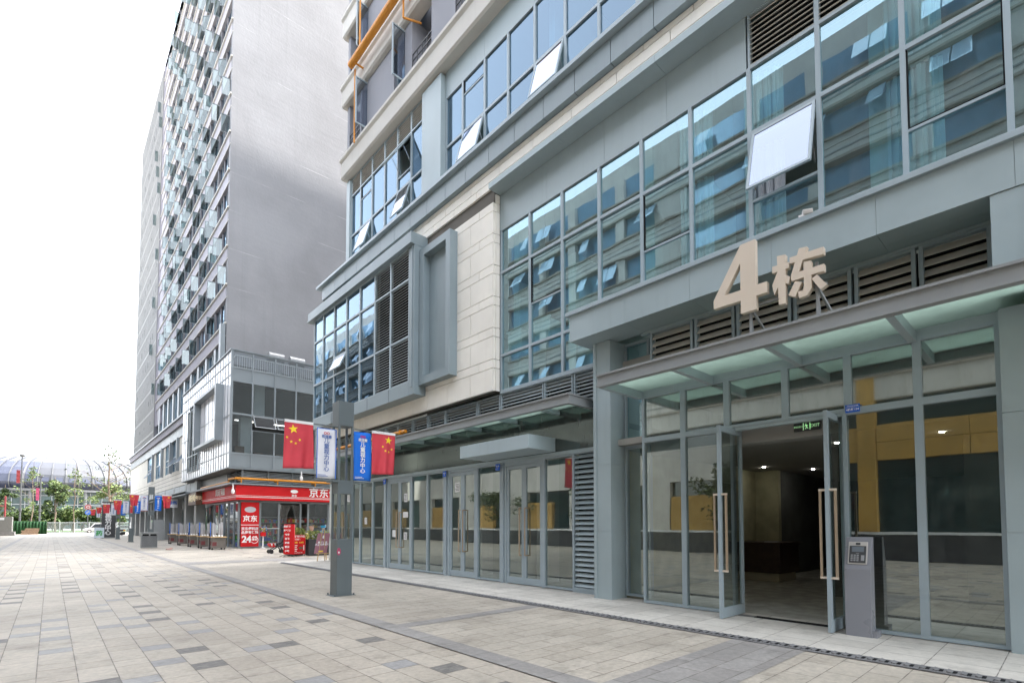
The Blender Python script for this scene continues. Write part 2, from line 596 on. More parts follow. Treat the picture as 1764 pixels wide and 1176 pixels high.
    moss = k.math('MULTIPLY', k.ramp(d, 0.004, 0.05, 1, 0), k.ramp(k.noise(P, 3.1, 5, 0.7), 0.5, 0.72, 0, 0.5))
    c2 = k.mix(moss, c2, (0.17, 0.155, 0.13))
    wear = k.ramp(k.noise(P, 24, 4, 0.75), 0.60, 0.72, 0, 0.38)
    c2 = k.mix(wear, c2, (0.52, 0.50, 0.45))
    fin = k.mix(jm2, c2, (0.11, 0.10, 0.085))
    hgt = sub(mul(grain, 0.25), jm)
    hgt = add(hgt, mul(rnd, 0.5))
    k.bsdf(fin, k.ramp(grain, 0.3, 0.7, 0.55, 0.75), 0, 0.4, k.bump(hgt, 0.35, 0.004))
    return k.m


for kd in ('plaza', 'field', 'apron', 'band', 'bandx'):
    M['pv_' + kd] = paving("paving_" + kd, kd)
M['ground'] = mat("far_ground", (0.26, 0.25, 0.235), 0.85, 0, 0.3, 0.12, 0.2)
M['asph'] = mat("asphalt", (0.055, 0.055, 0.057), 0.85, 0, 0.3, 0.15, 0.5)
M['grass'] = mat("verge_green", (0.07, 0.11, 0.03), 0.9, 0, 0.2, 0.35, 0.8)
# ---------------------------------------------------------------- ground
def sheet(name, x0, x1, y0, y1, z, m):
    return struct(MB().quad((x0, y0, z), (x1, y0, z), (x1, y1, z), (x0, y1, z)).build(name, m))


sheet("ground", -900, 900, -200, 1400, -0.02, M['ground'])
sheet("plaza_paving", -9.6, 30, -14, 128, 0.0, M['pv_plaza'])
sheet("paving_field", 3.98, 7.2, -14, 125, 0.004, M['pv_field'])
sheet("apron_paving", 7.2, 9.4, -14, 23.2, 0.008, M['pv_apron'])
sheet("paving_band", 3.83, 4.13, -14, 125, 0.012, M['pv_band'])
sheet("paving_band", -2.5, -2.2, -14, 118, 0.004, M['pv_band'])
for y0, y1, x1 in ((2.33, 3.25, 7.12), (7.0, 7.32, 7.12), (23.6, 25.2, 9.3), (34.6, 34.9, 9.0), (46.5, 46.9, 9.0)):
    sheet("paving_band", 4.13, x1, y0, y1, 0.008 if x1 < 8 else 0.012, M['pv_bandx'])
sheet("road", -300, 300, 134, 150, 0.0, M['asph'])
sheet("verge", -300, 300, 150.2, 190, 0.0, M['grass'])
# slotted drain in front of the shops
dr = MB()
dr.quad((7.10, -14, 0.012), (7.34, -14, 0.012), (7.34, 22, 0.012), (7.10, 22, 0.012), 0)
y = -3.0
while y < 22:
    ln = 0.60
    dr.box(7.105, 7.335, y + 0.006, y + ln - 0.006, 0.012, 0.020, 0)
    for j in range(5):
        yy = y + 0.06 + j * 0.115
        dr.quad((7.16, yy, 0.0215), (7.285, yy, 0.0215), (7.285, yy + 0.035, 0.0215), (7.16, yy + 0.035, 0.0215), 1)
        dr.obox((7.222, yy + 0.06, 0.024), (0.066, 0, 0), (0, 0.022, 0.006), (0, -0.002, 0.008), 0)
    y += ln
M['drain'] = mat("cast_drain_cover", (0.17, 0.17, 0.172), 0.6, 0, 0.4, 0.15, 4, 0, 0.3, 60)
drain = dr.build("drain_channel", [M['drain'], M['black']])
tag(drain, "long grey slotted drain cover running in front of the shops", "drain")

# ================================================================ building four
B4 = thing("office_building", "glass fronted building with beige stone panel and open double entrance doors", "building", (9.1, 10, 0))


def part(mb, name, mats, parent=None, **kw):
    return mb.build(name, mats, parent or B4, **kw)


def window(par, y0, y1, z0, z1, x, g, fw=0.035, d=0.10, name="window", split=None, fm='mull', recess=0.05):
    """fixed glazed cell facing -X: frame ring at x..x+d, one pane"""
    f = MB()
    f.box(x, x + d, y0, y0 + fw, z0, z1)
    f.box(x, x + d, y1 - fw, y1, z0, z1)
    f.box(x + 0.002, x + d, y0 + fw, y1 - fw, z0, z0 + fw)
    f.box(x + 0.002, x + d, y0 + fw, y1 - fw, z1 - fw, z1)
    if split:
        f.box(x + 0.03, x + d, y0 + fw, y1 - fw, split - 0.02, split + 0.02)
        for (za, zb) in ((split + 0.02, z1 - fw),):
            for ya, yb in ((y0 + fw, y0 + fw + 0.018), (y1 - fw - 0.018, y1 - fw)):
                f.box(x + 0.028, x + d, ya, yb, za, zb, 1)
            f.box(x + 0.029, x + d, y0 + fw + 0.018, y1 - fw - 0.018, za, za + 0.018, 1)
    w = f.build(name, [M[fm], M['black']], par)
    p = MB().quad((x + recess, y0 + fw, z0 + fw), (x + recess, y0 + fw, z1 - fw), (x + recess, y1 - fw, z1 - fw), (x + recess, y1 - fw, z0 + fw))
    p.build("pane", g, w)
    return w


def open_cell(par, y0, y1, z0, z1, x, g, ang, zsash, fw=0.035, d=0.10, name="window"):
    """glazed cell whose upper light is an awning sash swung out"""
    f = MB()
    f.box(x, x + d, y0, y0 + fw, z0, z1)
    f.box(x, x + d, y1 - fw, y1, z0, z1)
    f.box(x + 0.002, x + d, y0 + fw, y1 - fw, z0, z0 + fw)
    f.box(x + 0.002, x + d, y0 + fw, y1 - fw, z1 - fw, z1)
    if zsash > z0 + 0.1:
        f.box(x + 0.01, x + d, y0 + fw, y1 - fw, zsash - 0.025, zsash + 0.02)
    w = f.build(name, [M['mull']], par)
    if zsash > z0 + 0.1:
        MB().quad((x + .05, y0 + fw, z0 + fw), (x + .05, y0 + fw, zsash - .025), (x + .05, y1 - fw, zsash - .025), (x + .05, y1 - fw, z0 + fw)).build("pane", g, w)
    s = MB()
    H = z1 - fw - zsash - 0.02
    a, b = y0 + fw + 0.01, y1 - fw - 0.01
    D = Vector((-math.sin(ang), 0, -math.cos(ang)))
    N = Vector((-math.cos(ang), 0, math.sin(ang)))
    top = Vector((x + 0.02, 0, z1 - fw))
    t = 0.045
    for (u0, u1, v0, v1) in ((a, a + t, 0, H), (b - t, b, 0, H), (a + t, b - t, 0, t), (a + t, b - t, H - t, H)):
        c = top + D * (v0 + v1) / 2 + Vector((0, (u0 + u1) / 2, 0))
        s.obox(c, (0, (u1 - u0) / 2, 0), D * (v1 - v0) / 2, N * 0.022)
    so = s.build("open_sash", [M['mull']], par)
    q = [top + D * v + Vector((0, u, 0)) + N * 0.012 for u, v in ((a + t, t), (b - t, t), (b - t, H - t), (a + t, H - t))]
    MB().quad(*q).build("pane", G['sashb'], so)
    for u in (a + 0.03, b - 0.03):
        st = MB()
        st.beam(top + D * H * 0.5 + Vector((0, u, 0)), (x + 0.04, u, z1 - fw - H * 0.85), 0.015)
        st.build("stay", M['chrome'], so)
    return w


def louvre(par, y0, y1, z0, z1, x, pitch=0.10, m='slat', fw=0.035, d=0.10, tilt=0.6, name="louvre_vent", depth=0.5, back=True):
    f = MB()
    f.box(x, x + d, y0, y0 + fw, z0, z1)
    f.box(x, x + d, y1 - fw, y1, z0, z1)
    f.box(x + .002, x + d, y0 + fw, y1 - fw, z0, z0 + fw * .7)
    f.box(x + .002, x + d, y0 + fw, y1 - fw, z1 - fw * .7, z1)
    n = max(2, int(round((z1 - z0 - fw * 1.4) / pitch)))
    pz = (z1 - z0 - fw * 1.4) / n
    hw = pz * depth
    for i in range(n):
        zc = z0 + fw * .7 + pz * (i + .5)
        f.obox((x + d * .55, (y0 + y1) / 2, zc), (0, (y1 - y0) / 2 - fw, 0), (hw * math.cos(tilt), 0, hw * math.sin(tilt)), (0.006 * math.sin(tilt), 0, -0.006 * math.cos(tilt)), 1)
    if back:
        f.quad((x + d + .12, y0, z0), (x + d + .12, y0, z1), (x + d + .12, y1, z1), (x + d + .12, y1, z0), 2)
    return f.build(name, [M['mull'], M[m], M['black']], par)


# --- upper tower shell, slabs, interior (gives real rooms behind the glass)
c = MB()
c.box(9.7, 70, -26, 20.45, 17.0, 120.0)  # unseen height and depth added to throw shade on the tower beyond
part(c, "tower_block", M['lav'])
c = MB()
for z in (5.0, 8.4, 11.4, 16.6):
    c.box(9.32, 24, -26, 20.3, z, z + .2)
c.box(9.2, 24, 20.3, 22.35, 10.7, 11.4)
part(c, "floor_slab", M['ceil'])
c = MB()
c.box(13.0, 13.2, -26, 20.3, 5.2, 17)          # rear wall of the offices
c.box(9.3, 24, 22.3, 22.5, 0, 11.4)              # far gable
c.box(9.3, 24, 20.3, 20.45, 11.4, 17.0)
c.box(9.3, 24, -26.2, -26, 0, 17)
part(c, "rear_wall", M['interior'])
c = MB()
for yy, zz in ((10.35, 5.3), (8.3, 5.3), (4.75, 5.3), (1.9, 5.3), (-0.8, 5.3), (6.05, 5.3)):
    each("partition", M['interior'], B4, (9.55, 10.6, yy - .12, yy + .12, zz, 8.4))
    if yy != 8.3:
        each("partition", M['interior'], B4, (9.55, 10.6, yy - .1, yy + .1, 8.6, 11.4))
for yy in (13.5, 17, 20, 9, 5):
    each("partition", M['interior'], B4, (9.6, 13, yy - .1, yy + .1, 11.6, 16.6))
c = MB()
for yy in (5.2, 1.75, 3.9):
    c = MB()
    for j in range(14):
        t = j / 13
        c.box(9.36 + .04 * math.sin(j * 2.1), 9.40 + .04 * math.sin(j * 2.1), yy - t * .62, yy - t * .62 - .046, 6.3, 9.75)
    part(c, "curtain", M['wcloth'])
c = MB()
for (ya, za) in ((9.95, 6.3), (8.9, 6.3)):
    c = MB()
    c.box(9.36, 9.9, ya, ya + .55, za, za + .62)
    c.box(9.34, 9.36, ya - .05, ya + .6, za + .62, za + .68)
    part(c, "stored_cabinet", M['white'])

# --- band between third and fourth floor
c = MB()
ys = [22.35, 21.0, 19.92, 18.87, 17.89, 16.87, 15.84, 14.8, 13.77, 12.73, 11.70, 10.63, 9.57, 8.51, 7.5, 6.47, 5.40, 4.3, 3.2, 2.1, 1.0, -0.1, -1.2, -2.3]
for a, b in zip(ys, ys[1:]):
    c.box(8.75, 9.05, b + .008, a - .008, 11.61, 12.17)
c.box(8.80, 9.2, -2.3, 22.3, 11.64, 12.15, 1)
part(c, "band_panels", [M['panel2'], M['black']])
c = MB()
c.prism([(8.62, 22.75, 12.20), (8.62, 22.75, 12.30), (9.12, 22.75, 12.50), (9.12, 22.75, 12.17)], (0, -25, 0))
part(c, "band_sill", M['mull'])
c = MB()
c.box(9.1, 9.5, 20.4, 22.3, 11.2, 12.0)
part(c, "parapet", M['panel'])

# --- beige stone
st = MB()
zs = [5.27]
while zs[-1] < 11.6:
    zs.append(zs[-1] + (0.635 if len(zs) % 2 == 1 else 0.25))
off = 0
gap = .009
for i, (a, b) in enumerate(zip(zs, zs[1:])):
    b = min(b, 11.605)
    big = (i % 2 == 0)
    L = 1.12 if big else 1.30
    yy = 10.60
    ylo = 10.60
    if b > 10.99:
        ylo = -2.0
    first = True
    y1 = ylo
    lim = 22.2 if b < 5.95 else 19.6
    k = 0
    while y1 < lim:
        w = L
        if first:
            w = L * (0.92 if big else 0.48)
            first = False
        y2 = min(lim, y1 + w)
        if not (a > 5.95 and y1 > 14.4 and b < 10.6):
            zz = max(a, 10.99) if ylo < 0 else a
            if b - zz > .03:
                st.box(8.90, 8.985, y1 + gap, y2 - gap, zz + gap, b - gap)
        y1 = y2
for a, b in zip(zs, zs[1:]):                      # return of the stone box next to the glazing
    b = min(b, 10.83)
    if b - a > .03:
        st.box(8.99, 9.125, 10.585, 10.62, a + gap, b - gap)
st.box(8.96, 9.20, 10.62, 22.2, 5.28, 11.6, 1)
st.box(8.96, 9.20, -2.0, 10.62, 11.0, 11.6, 1)
part(st, "stone_cladding", [M['stone'], M['joint']])

# --- recess fascia over the big windows
c = MB()
hj = [10.57, 8.05, 5.36, 2.68, 0.0, -2.0]
for a, b in zip(hj, hj[1:]):
    c.box(8.70, 9.13, b + .003, a - .003, 10.83, 10.985)
c.box(8.72, 9.13, -2.0, 10.56, 10.84, 10.975, 1)
part(c, "window_hood", [M['panel'], M['joint']])
c = MB()
pj = [10.585, 8.78, 6.95, 5.36, 3.75]
for a, b in zip(pj, pj[1:]):
    c.box(9.135, 9.2, b + .003, a - .003, 9.84, 10.83)
part(c, "spandrel_panels", M['panel'])

# --- big curtain wall
E = [10.56, 9.40, 8.26, 7.12, 5.985, 4.86, 3.72, 2.61, 1.50, 0.40, -0.75, -1.9]
for i in range(len(E) - 1):
    y1, y0 = E[i], E[i + 1]
    window(B4, y0, y1, 8.61, 9.84, 9.13, G['cw'])
    if i >= 6:
        louvre(B4, y0, y1, 9.84, 10.83, 9.13, 0.098, 'slatw')
    if i == 6:
        open_cell(B4, y0, y1, 6.27, 8.61, 9.13, G['cw'], rad(15), 7.36)
    elif i in (1, 4, 8):
        window(B4, y0, y1, 6.27, 8.61, 9.13, G['cw'], split=7.36)
    else:
        window(B4, y0, y1, 6.27, 8.61, 9.13, G['cw'])
    if i < 3:
        window(B4, y0, y1, 5.27, 6.27, 9.13, G['cw'])
c = MB()
c.box(9.12, 9.24, 7.06, 10.57, 5.20, 5.27)
part(c, "window_sill", M['mull'])

# --- entrance overhang, columns
c = MB()
oj = [7.34, 5.9, 4.5, 3.1, 1.72, 0.35, -1.0, -2.4]
for a, b in zip(oj, oj[1:]):
    c.box(8.36, 8.45, b + .002, a - .002, 5.60, 6.165)
for a, b in zip(oj, oj[1:]):
    c.box(8.45, 8.80, b + .002, a - .004, 5.605, 6.16)
    c.box(8.803, 9.13, b + .002, a - .004, 5.605, 6.16)
c.box(8.40, 9.12, -2.4, 7.33, 5.615, 6.15, 1)
part(c, "entrance_overhang", [M['panel'], M['mull']])
c = MB()
c.box(8.30, 9.13, -2.4, 7.42, 6.167, 6.255)
part(c, "overhang_sill", M['mull'], bevel=.006)


def column(y0, y1, x0, x1, z0, z1, joints):
    c = MB()
    zz = [z0] + joints + [z1]
    for a, b in zip(zz, zz[1:]):
        c.box(x0, x1, y0, y1, a + .004, b - .004)
    c.box(x0 + .012, x1 - .012, y0 + .012, y1 - .012, z0, z1, 1)
    return part(c, "column", [M['panel'], M['mull']])


column(6.63, 7.0, 8.86, 9.40, 0.0, 5.6, [1.45, 2.89])
c = MB()
c.box(8.84, 9.30, 7.0, 7.08, 0, 5.6)
part(c, "column_flange", M['panel'])
column(-1.6, 0.575, 8.90, 9.40, 0.0, 4.43, [1.5, 3.01])
column(-2.3, 0.575, 8.375, 9.40, 4.47, 5.597, [])

# --- louvre strip above the shops
LY = [22.2, 21.2, 20.2, 19.2, 18.22, 17.11, 16.2, 15.22, 14.25, 13.25, 11.62, 10.59, 8.91, 7.93, 7.09]
for a, b in zip(LY, LY[1:]):
    louvre(B4, b + .02, a - .02, 4.46, 5.20, 9.15, 0.092, 'slat', depth=.52, tilt=0.75)

# --- louvres under the overhang
for a, b in ((5.80, 4.82), (4.82, 4.01), (4.01, 3.06), (3.06, 2.19), (2.19, 1.40), (1.40, 0.60)):
    louvre(B4, b + .02, a - .02, 4.47, 5.56, 9.08, 0.145, 'slatw', depth=.60, tilt=.85, fw=.05)
c = MB()
c.box(9.06, 9.18, .575, 6.0, 5.56, 5.60)
part(c, "louvre_rail", M['panel'])
# --- glazed slot beside the entrance
window(B4, 5.99, 6.62, 0.06, 3.30, 9.36, G['door'], fw=.05)
window(B4, 5.99, 6.62, 3.30, 5.58, 9.36, G['cw'], fw=.05)

# --- entrance screen
EY = [5.94, 5.03, 4.17, 3.18, 2.28, 1.43, 0.58]
EX = 9.0
for i in range(6):
    window(B4, EY[i + 1], EY[i], 3.33, 4.24, EX, G['frost'], fw=.05, name="transom_window")
for i in (0, 1, 4, 5):
    y0, y1 = EY[i + 1], EY[i]
    if i == 1: y0 = 4.06
    if i == 4: y1 = 2.36
    window(B4, y0, y1, 0.02, 3.33, EX, G['door'], fw=.05, name="entrance_window")
c = MB()
c.box(9.004, 9.10, 0.575, 5.95, 4.241, 4.46)
c.box(9.02, 9.12, 2.36, 4.06, 3.27, 3.329)
part(c, "entrance_header", M['panel'])
c = MB()
c.box(9.0, 9.16, 2.45, 4.02, 0.006, 0.012)
for j in range(12):
    c.box(9.0 + j * .013, 9.006 + j * .013, 2.55, 3.75, 0.012, 0.020, 1)
part(c, "threshold", [M['drain'], M['black']])


def door_leaf(yh, x0, x1, z0=.02, z1=3.30, t=.05):
    """leaf standing open, in the plane y = yh"""
    f = MB()
    s = .075
    f.box(x0, x0 + s, yh - t / 2, yh + t / 2, z0, z1)
    f.box(x1 - s, x1, yh - t / 2, yh + t / 2, z0, z1)
    f.box(x0 + s, x1 - s, yh - t / 2 + .002, yh + t / 2 - .002, z0, z0 + .17)
    f.box(x0 + s, x1 - s, yh - t / 2 + .002, yh + t / 2 - .002, z1 - .10, z1)
    d = f.build("door_leaf", M['mull'], B4)
    MB().quad((x0 + s, yh, z0 + .17), (x1 - s, yh, z0 + .17), (x1 - s, yh, z1 - .1), (x0 + s, yh, z1 - .1)).build("pane", G['door'], d)
    h = MB()
    for sg in (-1, 1):
        yy = yh + sg * .10
        h.box(x0 + .028, x0 + .058, yy - .016, yy + .016, 0.80, 2.13)
        for zz in (0.80, 2.10):
            h.box(x0 + .026, x0 + .06, min(yh + sg * t / 2, yy + sg * .018), max(yh + sg * t / 2, yy + sg * .018), zz, zz + .032, 1)
    h.build("handle", [M['handle'], M['bronze']], d)
    return d


door_leaf(4.05, 8.42, 9.30)
door_leaf(2.45, 8.50, 9.32)

# --- lobby
c = MB()
c.box(9.05, 24, -1.6, 7.1, -0.015, 0.004, 0)
part(c, "lobby_floor", M['lobfloor'])
c = MB()
c.box(9.42, 17.0, 6.95, 7.05, 0, 3.5)
c.box(17.0, 17.2, 6.25, 7.05, 0, 3.5)
part(c, "lobby_side_wall", M['marble'])
c = MB()
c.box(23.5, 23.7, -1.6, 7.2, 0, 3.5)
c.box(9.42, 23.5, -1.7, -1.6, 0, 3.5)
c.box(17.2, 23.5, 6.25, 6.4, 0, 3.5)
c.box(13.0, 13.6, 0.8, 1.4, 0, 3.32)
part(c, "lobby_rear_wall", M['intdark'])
c = MB()
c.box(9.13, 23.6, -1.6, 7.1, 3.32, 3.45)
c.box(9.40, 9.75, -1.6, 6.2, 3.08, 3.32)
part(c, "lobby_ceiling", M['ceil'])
c = MB()
c.box(15.0, 16.4, 5.5, 6.9, 0.24, 1.06, 0)
c.box(14.92, 16.5, 5.42, 6.93, 1.06, 1.10, 0)
c.box(15.05, 16.3, 5.56, 6.9, 0.0, 0.24, 1)
c.box(15.2, 15.5, 5.7, 6.0, 1.10, 1.115, 2)
desk = part(c, "reception_desk", [M['desk'], M['deskb'], M['white']])
c = MB()
for xx, yy in ((10.6, 1.0), (10.6, 2.2), (12, 0.4), (12.2, 1.6), (10.4, 5.6), (15.8, 6.2), (17.5, 5.4)):
    MB().lathe((xx, yy, 3.305), [(.036, 0), (.036, .012)], 10).build("downlight", M['lampd'], B4)
# --- exit sign inside the door
ex = thing("exit_sign", "dark green running man exit sign hanging over the open entrance", "exit sign", (9.33, 2.95, 3.27))
c = MB()
c.box(9.315, 9.345, 2.755, 3.155, 3.165, 3.315)
c.build("sign_box", M['darkm'], ex)
c = MB()
xx = 9.312
add_text(c, "EXIT", .075, (xx, 2.835, 3.24), (0, -1, 0), (0, 0, 1), .001)
add_text(c, "安全出口", .036, (xx, 3.085, 3.24), (0, -1, 0), (0, 0, 1), .001)
for yy in (2.905, 3.005):
    c.box(xx - .001, xx, yy - .006, yy + .006, 3.18, 3.30)
for p, q in (((2.97, 3.275), (2.955, 3.235)), ((2.955, 3.235), (2.975, 3.195)), ((2.955, 3.235), (2.935, 3.2)), ((2.965, 3.262), (2.935, 3.25)), ((2.965, 3.262), (2.985, 3.24))):
    c.beam((xx, p[0], p[1]), (xx, q[0], q[1]), .012, .002, up=(1, 0, 0))
c.lathe((xx, 2.965, 3.28), [(.001, 0), (.009, .006), (.001, .012)], 8)
c.build("pictogram", M['exitg'], ex)
# --- blue house number plate
pl = thing("number_plate", "small blue enamel number plate on the entrance transom", "plate", (8.99, 2.21, 3.365))
MB().box(8.985, 8.998, 2.12, 2.31, 3.305, 3.425).build("plate", M['plateb'], pl, bevel=.003)
c = MB()
add_text(c, "4栋附134", .042, (8.983, 2.215, 3.345), (0, -1, 0), (0, 0, 1), .001, bold=.001)
add_text(c, "天府大道·益州路", .021, (8.983, 2.215, 3.40), (0, -1, 0), (0, 0, 1), .001)
c.box(8.983, 8.9845, 2.128, 2.302, 3.382, 3.385)
c.build("lettering", M['txtw'], pl)

# --- entrance canopy
c = MB()
xa = 7.565
for z0, z1, d in ((4.385, 4.42, .13), (4.185, 4.215, .13)):
    c.box(xa, xa + d, -2.5, 5.99, z0, z1)
c.box(xa + .035, xa + .075, -2.5, 5.985, 4.215, 4.385)
can = part(c, "canopy_beam", M['steel'])
c = MB()
for yy in (5.945, 4.44, 2.94, 1.47, 0.0, -1.5):
    MB().obox((8.345, yy, 4.255), (.65, 0, 0), (0, .045, 0), (0, 0, .075)).build("cross_beam", M['panel'], can)
MB().box(xa + .08, 8.99, -2.5, 5.93, 4.345, 4.365).build("canopy_glass", G['canopy'], can)

# --- shops
HX = 9.20
c = MB()
c.box(HX, HX + .06, 7.08, 22.2, 3.385, 4.44)
part(c, "shop_fascia", G['band'])
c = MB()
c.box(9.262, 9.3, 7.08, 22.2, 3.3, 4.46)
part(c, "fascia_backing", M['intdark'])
c = MB()
c.box(9.19, 9.30, 7.08, 22.2, 3.30, 3.384)
part(c, "shop_header", M['panel'])
SX = 9.25
units = [(22.2, 21.5, 'w'), (21.5, 20.1, 'd'), (20.1, 19.36, 'w'), (19.36, 18.30, 'w'), (18.30, 17.33, 'w'),
         (17.06, 15.42, 'd'), (15.42, 14.41, 'w'), (14.41, 13.42, 'w'), (13.18, 11.76, 'd'), (11.76, 10.68, 'w'),
         (10.50, 9.03, 'd'), (9.03, 8.02, 'w'), (8.02, 7.08, 'l')]


def shut_doors(y0, y1):
    ym = (y0 + y1) / 2
    f = MB()
    f.box(SX, SX + .1, y0, y0 + .05, .0, 3.3)
    f.box(SX, SX + .1, y1 - .05, y1, .0, 3.3)
    f.box(SX, SX + .1, y0 + .05, y1 - .05, 3.20, 3.3)
    fr = f.build("door_frame", M['mull'], B4)
    for a, b, hs in ((y0 + .055, ym - .004, 1), (ym + .004, y1 - .055, -1)):
        d = MB()
        s = .085
        d.box(SX + .02, SX + .07, a, a + s, .03, 3.195)
        d.box(SX + .02, SX + .07, b - s, b, .03, 3.195)
        d.box(SX + .022, SX + .068, a + s, b - s, .03, .20)
        d.box(SX + .022, SX + .068, a + s, b - s, 3.10, 3.195)
        dl = d.build("door_leaf", M['mull'], B4)
        MB().quad((SX + .045, a + s, .2), (SX + .045, a + s, 3.1), (SX + .045, b - s, 3.1), (SX + .045, b - s, .2)).build("pane", G['shop'], dl)
        h = MB()
        hy = (b - .10) if hs == 1 else (a + .10)
        for sx in (SX - .05, SX + .14):
            h.box(sx - .012, sx + .012, hy - .014, hy + .014, .78, 2.05)
            for zz in (.78, 2.02):
                h.box(min(sx, SX + .045), max(sx, SX + .045), hy - .014, hy + .014, zz, zz + .03)
        h.build("handle", M['handle'], dl)


for y1, y0, kd in units:
    if kd == 'w':
        window(B4, y0, y1, .03, 3.30, SX, G['shop'], fw=.045, name="shop_window")
    elif kd == 'd':
        shut_doors(y0, y1)
    else:
        louvre(B4, y0, y1, .10, 3.30, SX - .03, .12, 'panel', depth=.44, tilt=0.9)
        MB().box(SX - .03, SX + .1, y0, y1, 0, .10).build("vent_plinth", M['mull'], B4)
c = MB()
for y1, y0 in ((17.33, 17.06), (13.42, 13.18), (10.68, 10.50)):
    c = MB()
    c.box(SX + .03, SX + .12, y0, y0 + .11, 0, 3.3)
    c.box(SX, SX + .12, y1 - .11, y1, 0, 3.3)
    c.box(SX + .09, SX + .14, y0 + .11, y1 - .11, 0, 3.3, 1)
    part(c, "party_post", [M['mull'], M['black']])
c = MB()
c.box(9.4, 16, 7.1, 22.2, -.015, .006, 0)
part(c, "shop_floor", M['conc'])
c = MB()
c.box(14.8, 15, 7.0, 22.3, 0, 4.9)
for yy in (7.15, 10.58, 13.3, 17.2):
    c.box(9.42, 15, yy - .06, yy + .06, 0, 4.9)
part(c, "shop_wall", M['interior'])
c = MB()
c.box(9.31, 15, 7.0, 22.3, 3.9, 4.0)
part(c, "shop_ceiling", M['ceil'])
c = MB()
for a, b in ((9.9, 10.1), (11.0, 10.0), (8.3, 10.9), (15.0, 10.4), (18.6, 10.2), (12.9, 10.2)):
    each("shop_pillar", M['white'], B4, (b, b + .45, a - .22, a + .22, 0, 3.9))
# notices on the doors
nid = 0
for (yy, zz, w, h, lab) in ((12.42 + .35, 2.75, .24, .30, "white paper notice high on the door under the box awning edge"),
                            (15.85, 2.55, .22, .30, "upper white paper notice on the second pair of shop doors"),
                            (15.85, 1.95, .34, .20, "middle blank white sheet on the second pair of shop doors"),
                            (15.85, 1.20, .22, .26, "lower white paper notice on the second pair of shop doors"),
                            (16.62, 1.28, .30, .26, "white paper beside the handle of the second pair of doors"),
                            (18.9, 1.75, .20, .26, "white paper notice on the window behind the lamp post"),
                            (20.5, 2.7, .24, .28, "white paper notice on the farthest shop doors")):
    n = thing("paper_notice", lab, "notice", (9.24, yy, zz), "paper notices on the shop glass")
    MB().box(SX + .036, SX + .039, yy - w / 2, yy + w / 2, zz - h / 2, zz + h / 2).build("sheet", M['white'], n)
    tx = MB()
    for j in range(5):
        if w < .3:
            tx.box(SX + .0345, SX + .0355, yy - w * .38, yy + w * (.38 - .1 * (j % 3)), zz + h * (.32 - j * .15), zz + h * (.27 - j * .15))
    if w < .3:
        tx.build("print_lines", M['darkm'], n)
# blue plates over the shop doors
for yy, lab in ((10.72, "small blue door plate at the near end of the box awning"), (13.3, "small blue door plate by the third shop pillar"), (17.2, "small blue door plate by the second shop pillar")):
    n = thing("door_plate", lab, "plate", (9.2, yy, 3.2), "blue plates on the shop posts")
    MB().box(9.17, 9.185, yy - .085, yy + .085, 3.10, 3.28).build("plate", M['plateb'], n)
    tx = MB()
    add_text(tx, "4栋附\n号", .05, (9.168, yy, 3.19), (0, -1, 0), (0, 0, 1), .001)
    tx.build("lettering", M['txtw'], n)
# shop canopy
c = MB()
xb = 8.335
for z0, z1 in ((4.46, 4.495), (4.26, 4.29)):
    c.box(xb, xb + .12, 7.36, 22.3, z0, z1)
c.box(xb + .04, xb + .08, 7.37, 22.3, 4.29, 4.46)
for z0, z1 in ((4.461, 4.494), (4.261, 4.289)):
    c.box(xb + .12, 9.19, 7.36, 7.46, z0, z1)
c.box(xb + .08, 9.19, 7.39, 7.43, 4.29, 4.46)
can2 = part(c, "shop_canopy", M['steel'])
c = MB()
for j in range(9):
    yy = 8.42 + j * 1.53
    MB().obox((8.80, yy, 4.335), (.385, 0, 0), (0, .035, 0), (0, 0, .055)).build("cross_beam", M['panel'], can2)
MB().box(xb + .09, 9.195, 7.44, 22.25, 4.415, 4.432).build("canopy_glass", G['canopy'], can2)
c = MB()
c.box(8.27, 9.19, 8.55, 11.25, 3.40, 3.73)
c.box(8.268, 8.27, 9.96, 9.965, 3.40, 3.73, 1)
part(c, "box_awning", [M['panel'], M['mull']], bevel=.008)

# --- projecting bay
bx = 8.45
BY = [22.4, 21.4, 20.25, 19.08, 17.9, 16.7, 15.55, 14.32]
BZ = [6.2, 7.7, 9.6, 10.62]
for i in range(7):
    for j in range(3):
        y1, y0 = BY[i], BY[i + 1]
        if i >= 5:
            louvre(B4, y0, y1, BZ[j], BZ[j + 1], bx, .092, 'slat', depth=.46, tilt=.7)
        elif i == 2 and j == 1:
            window(B4, y0, y1, 8.4, 9.6, bx, G['bay'])
            open_cell(B4, y0, y1, 7.7, 8.4, bx, G['bay'], rad(24), 7.72)
        else:
            window(B4, y0, y1, BZ[j], BZ[j + 1], bx, G['bay'])
c = MB()
c.box(8.45, 8.9, 14.32, 22.4, 5.76, 6.195)
for yy in (15.6, 17.2, 18.8, 20.4):
    c.box(8.446, 8.45, yy, yy + .012, 5.77, 6.19, 1)
part(c, "bay_base", [M['panel2'], M['black']])
c = MB()
c.box(8.45, 8.975, 14.0, 14.31, 5.76, 10.62)
c.box(8.425, 8.45, 14.10, 14.2, 6.0, 10.62)
part(c, "bay_end_post", M['panel2'])
c = MB()
c.box(8.30, 8.99, 14.0, 22.9, 10.63, 10.68)
c.box(8.33, 8.98, 14.02, 22.85, 10.68, 11.02)
part(c, "bay_cornice", M['panel2'])
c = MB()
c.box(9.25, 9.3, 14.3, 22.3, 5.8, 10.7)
part(c, "bay_lining", M['intdark'])
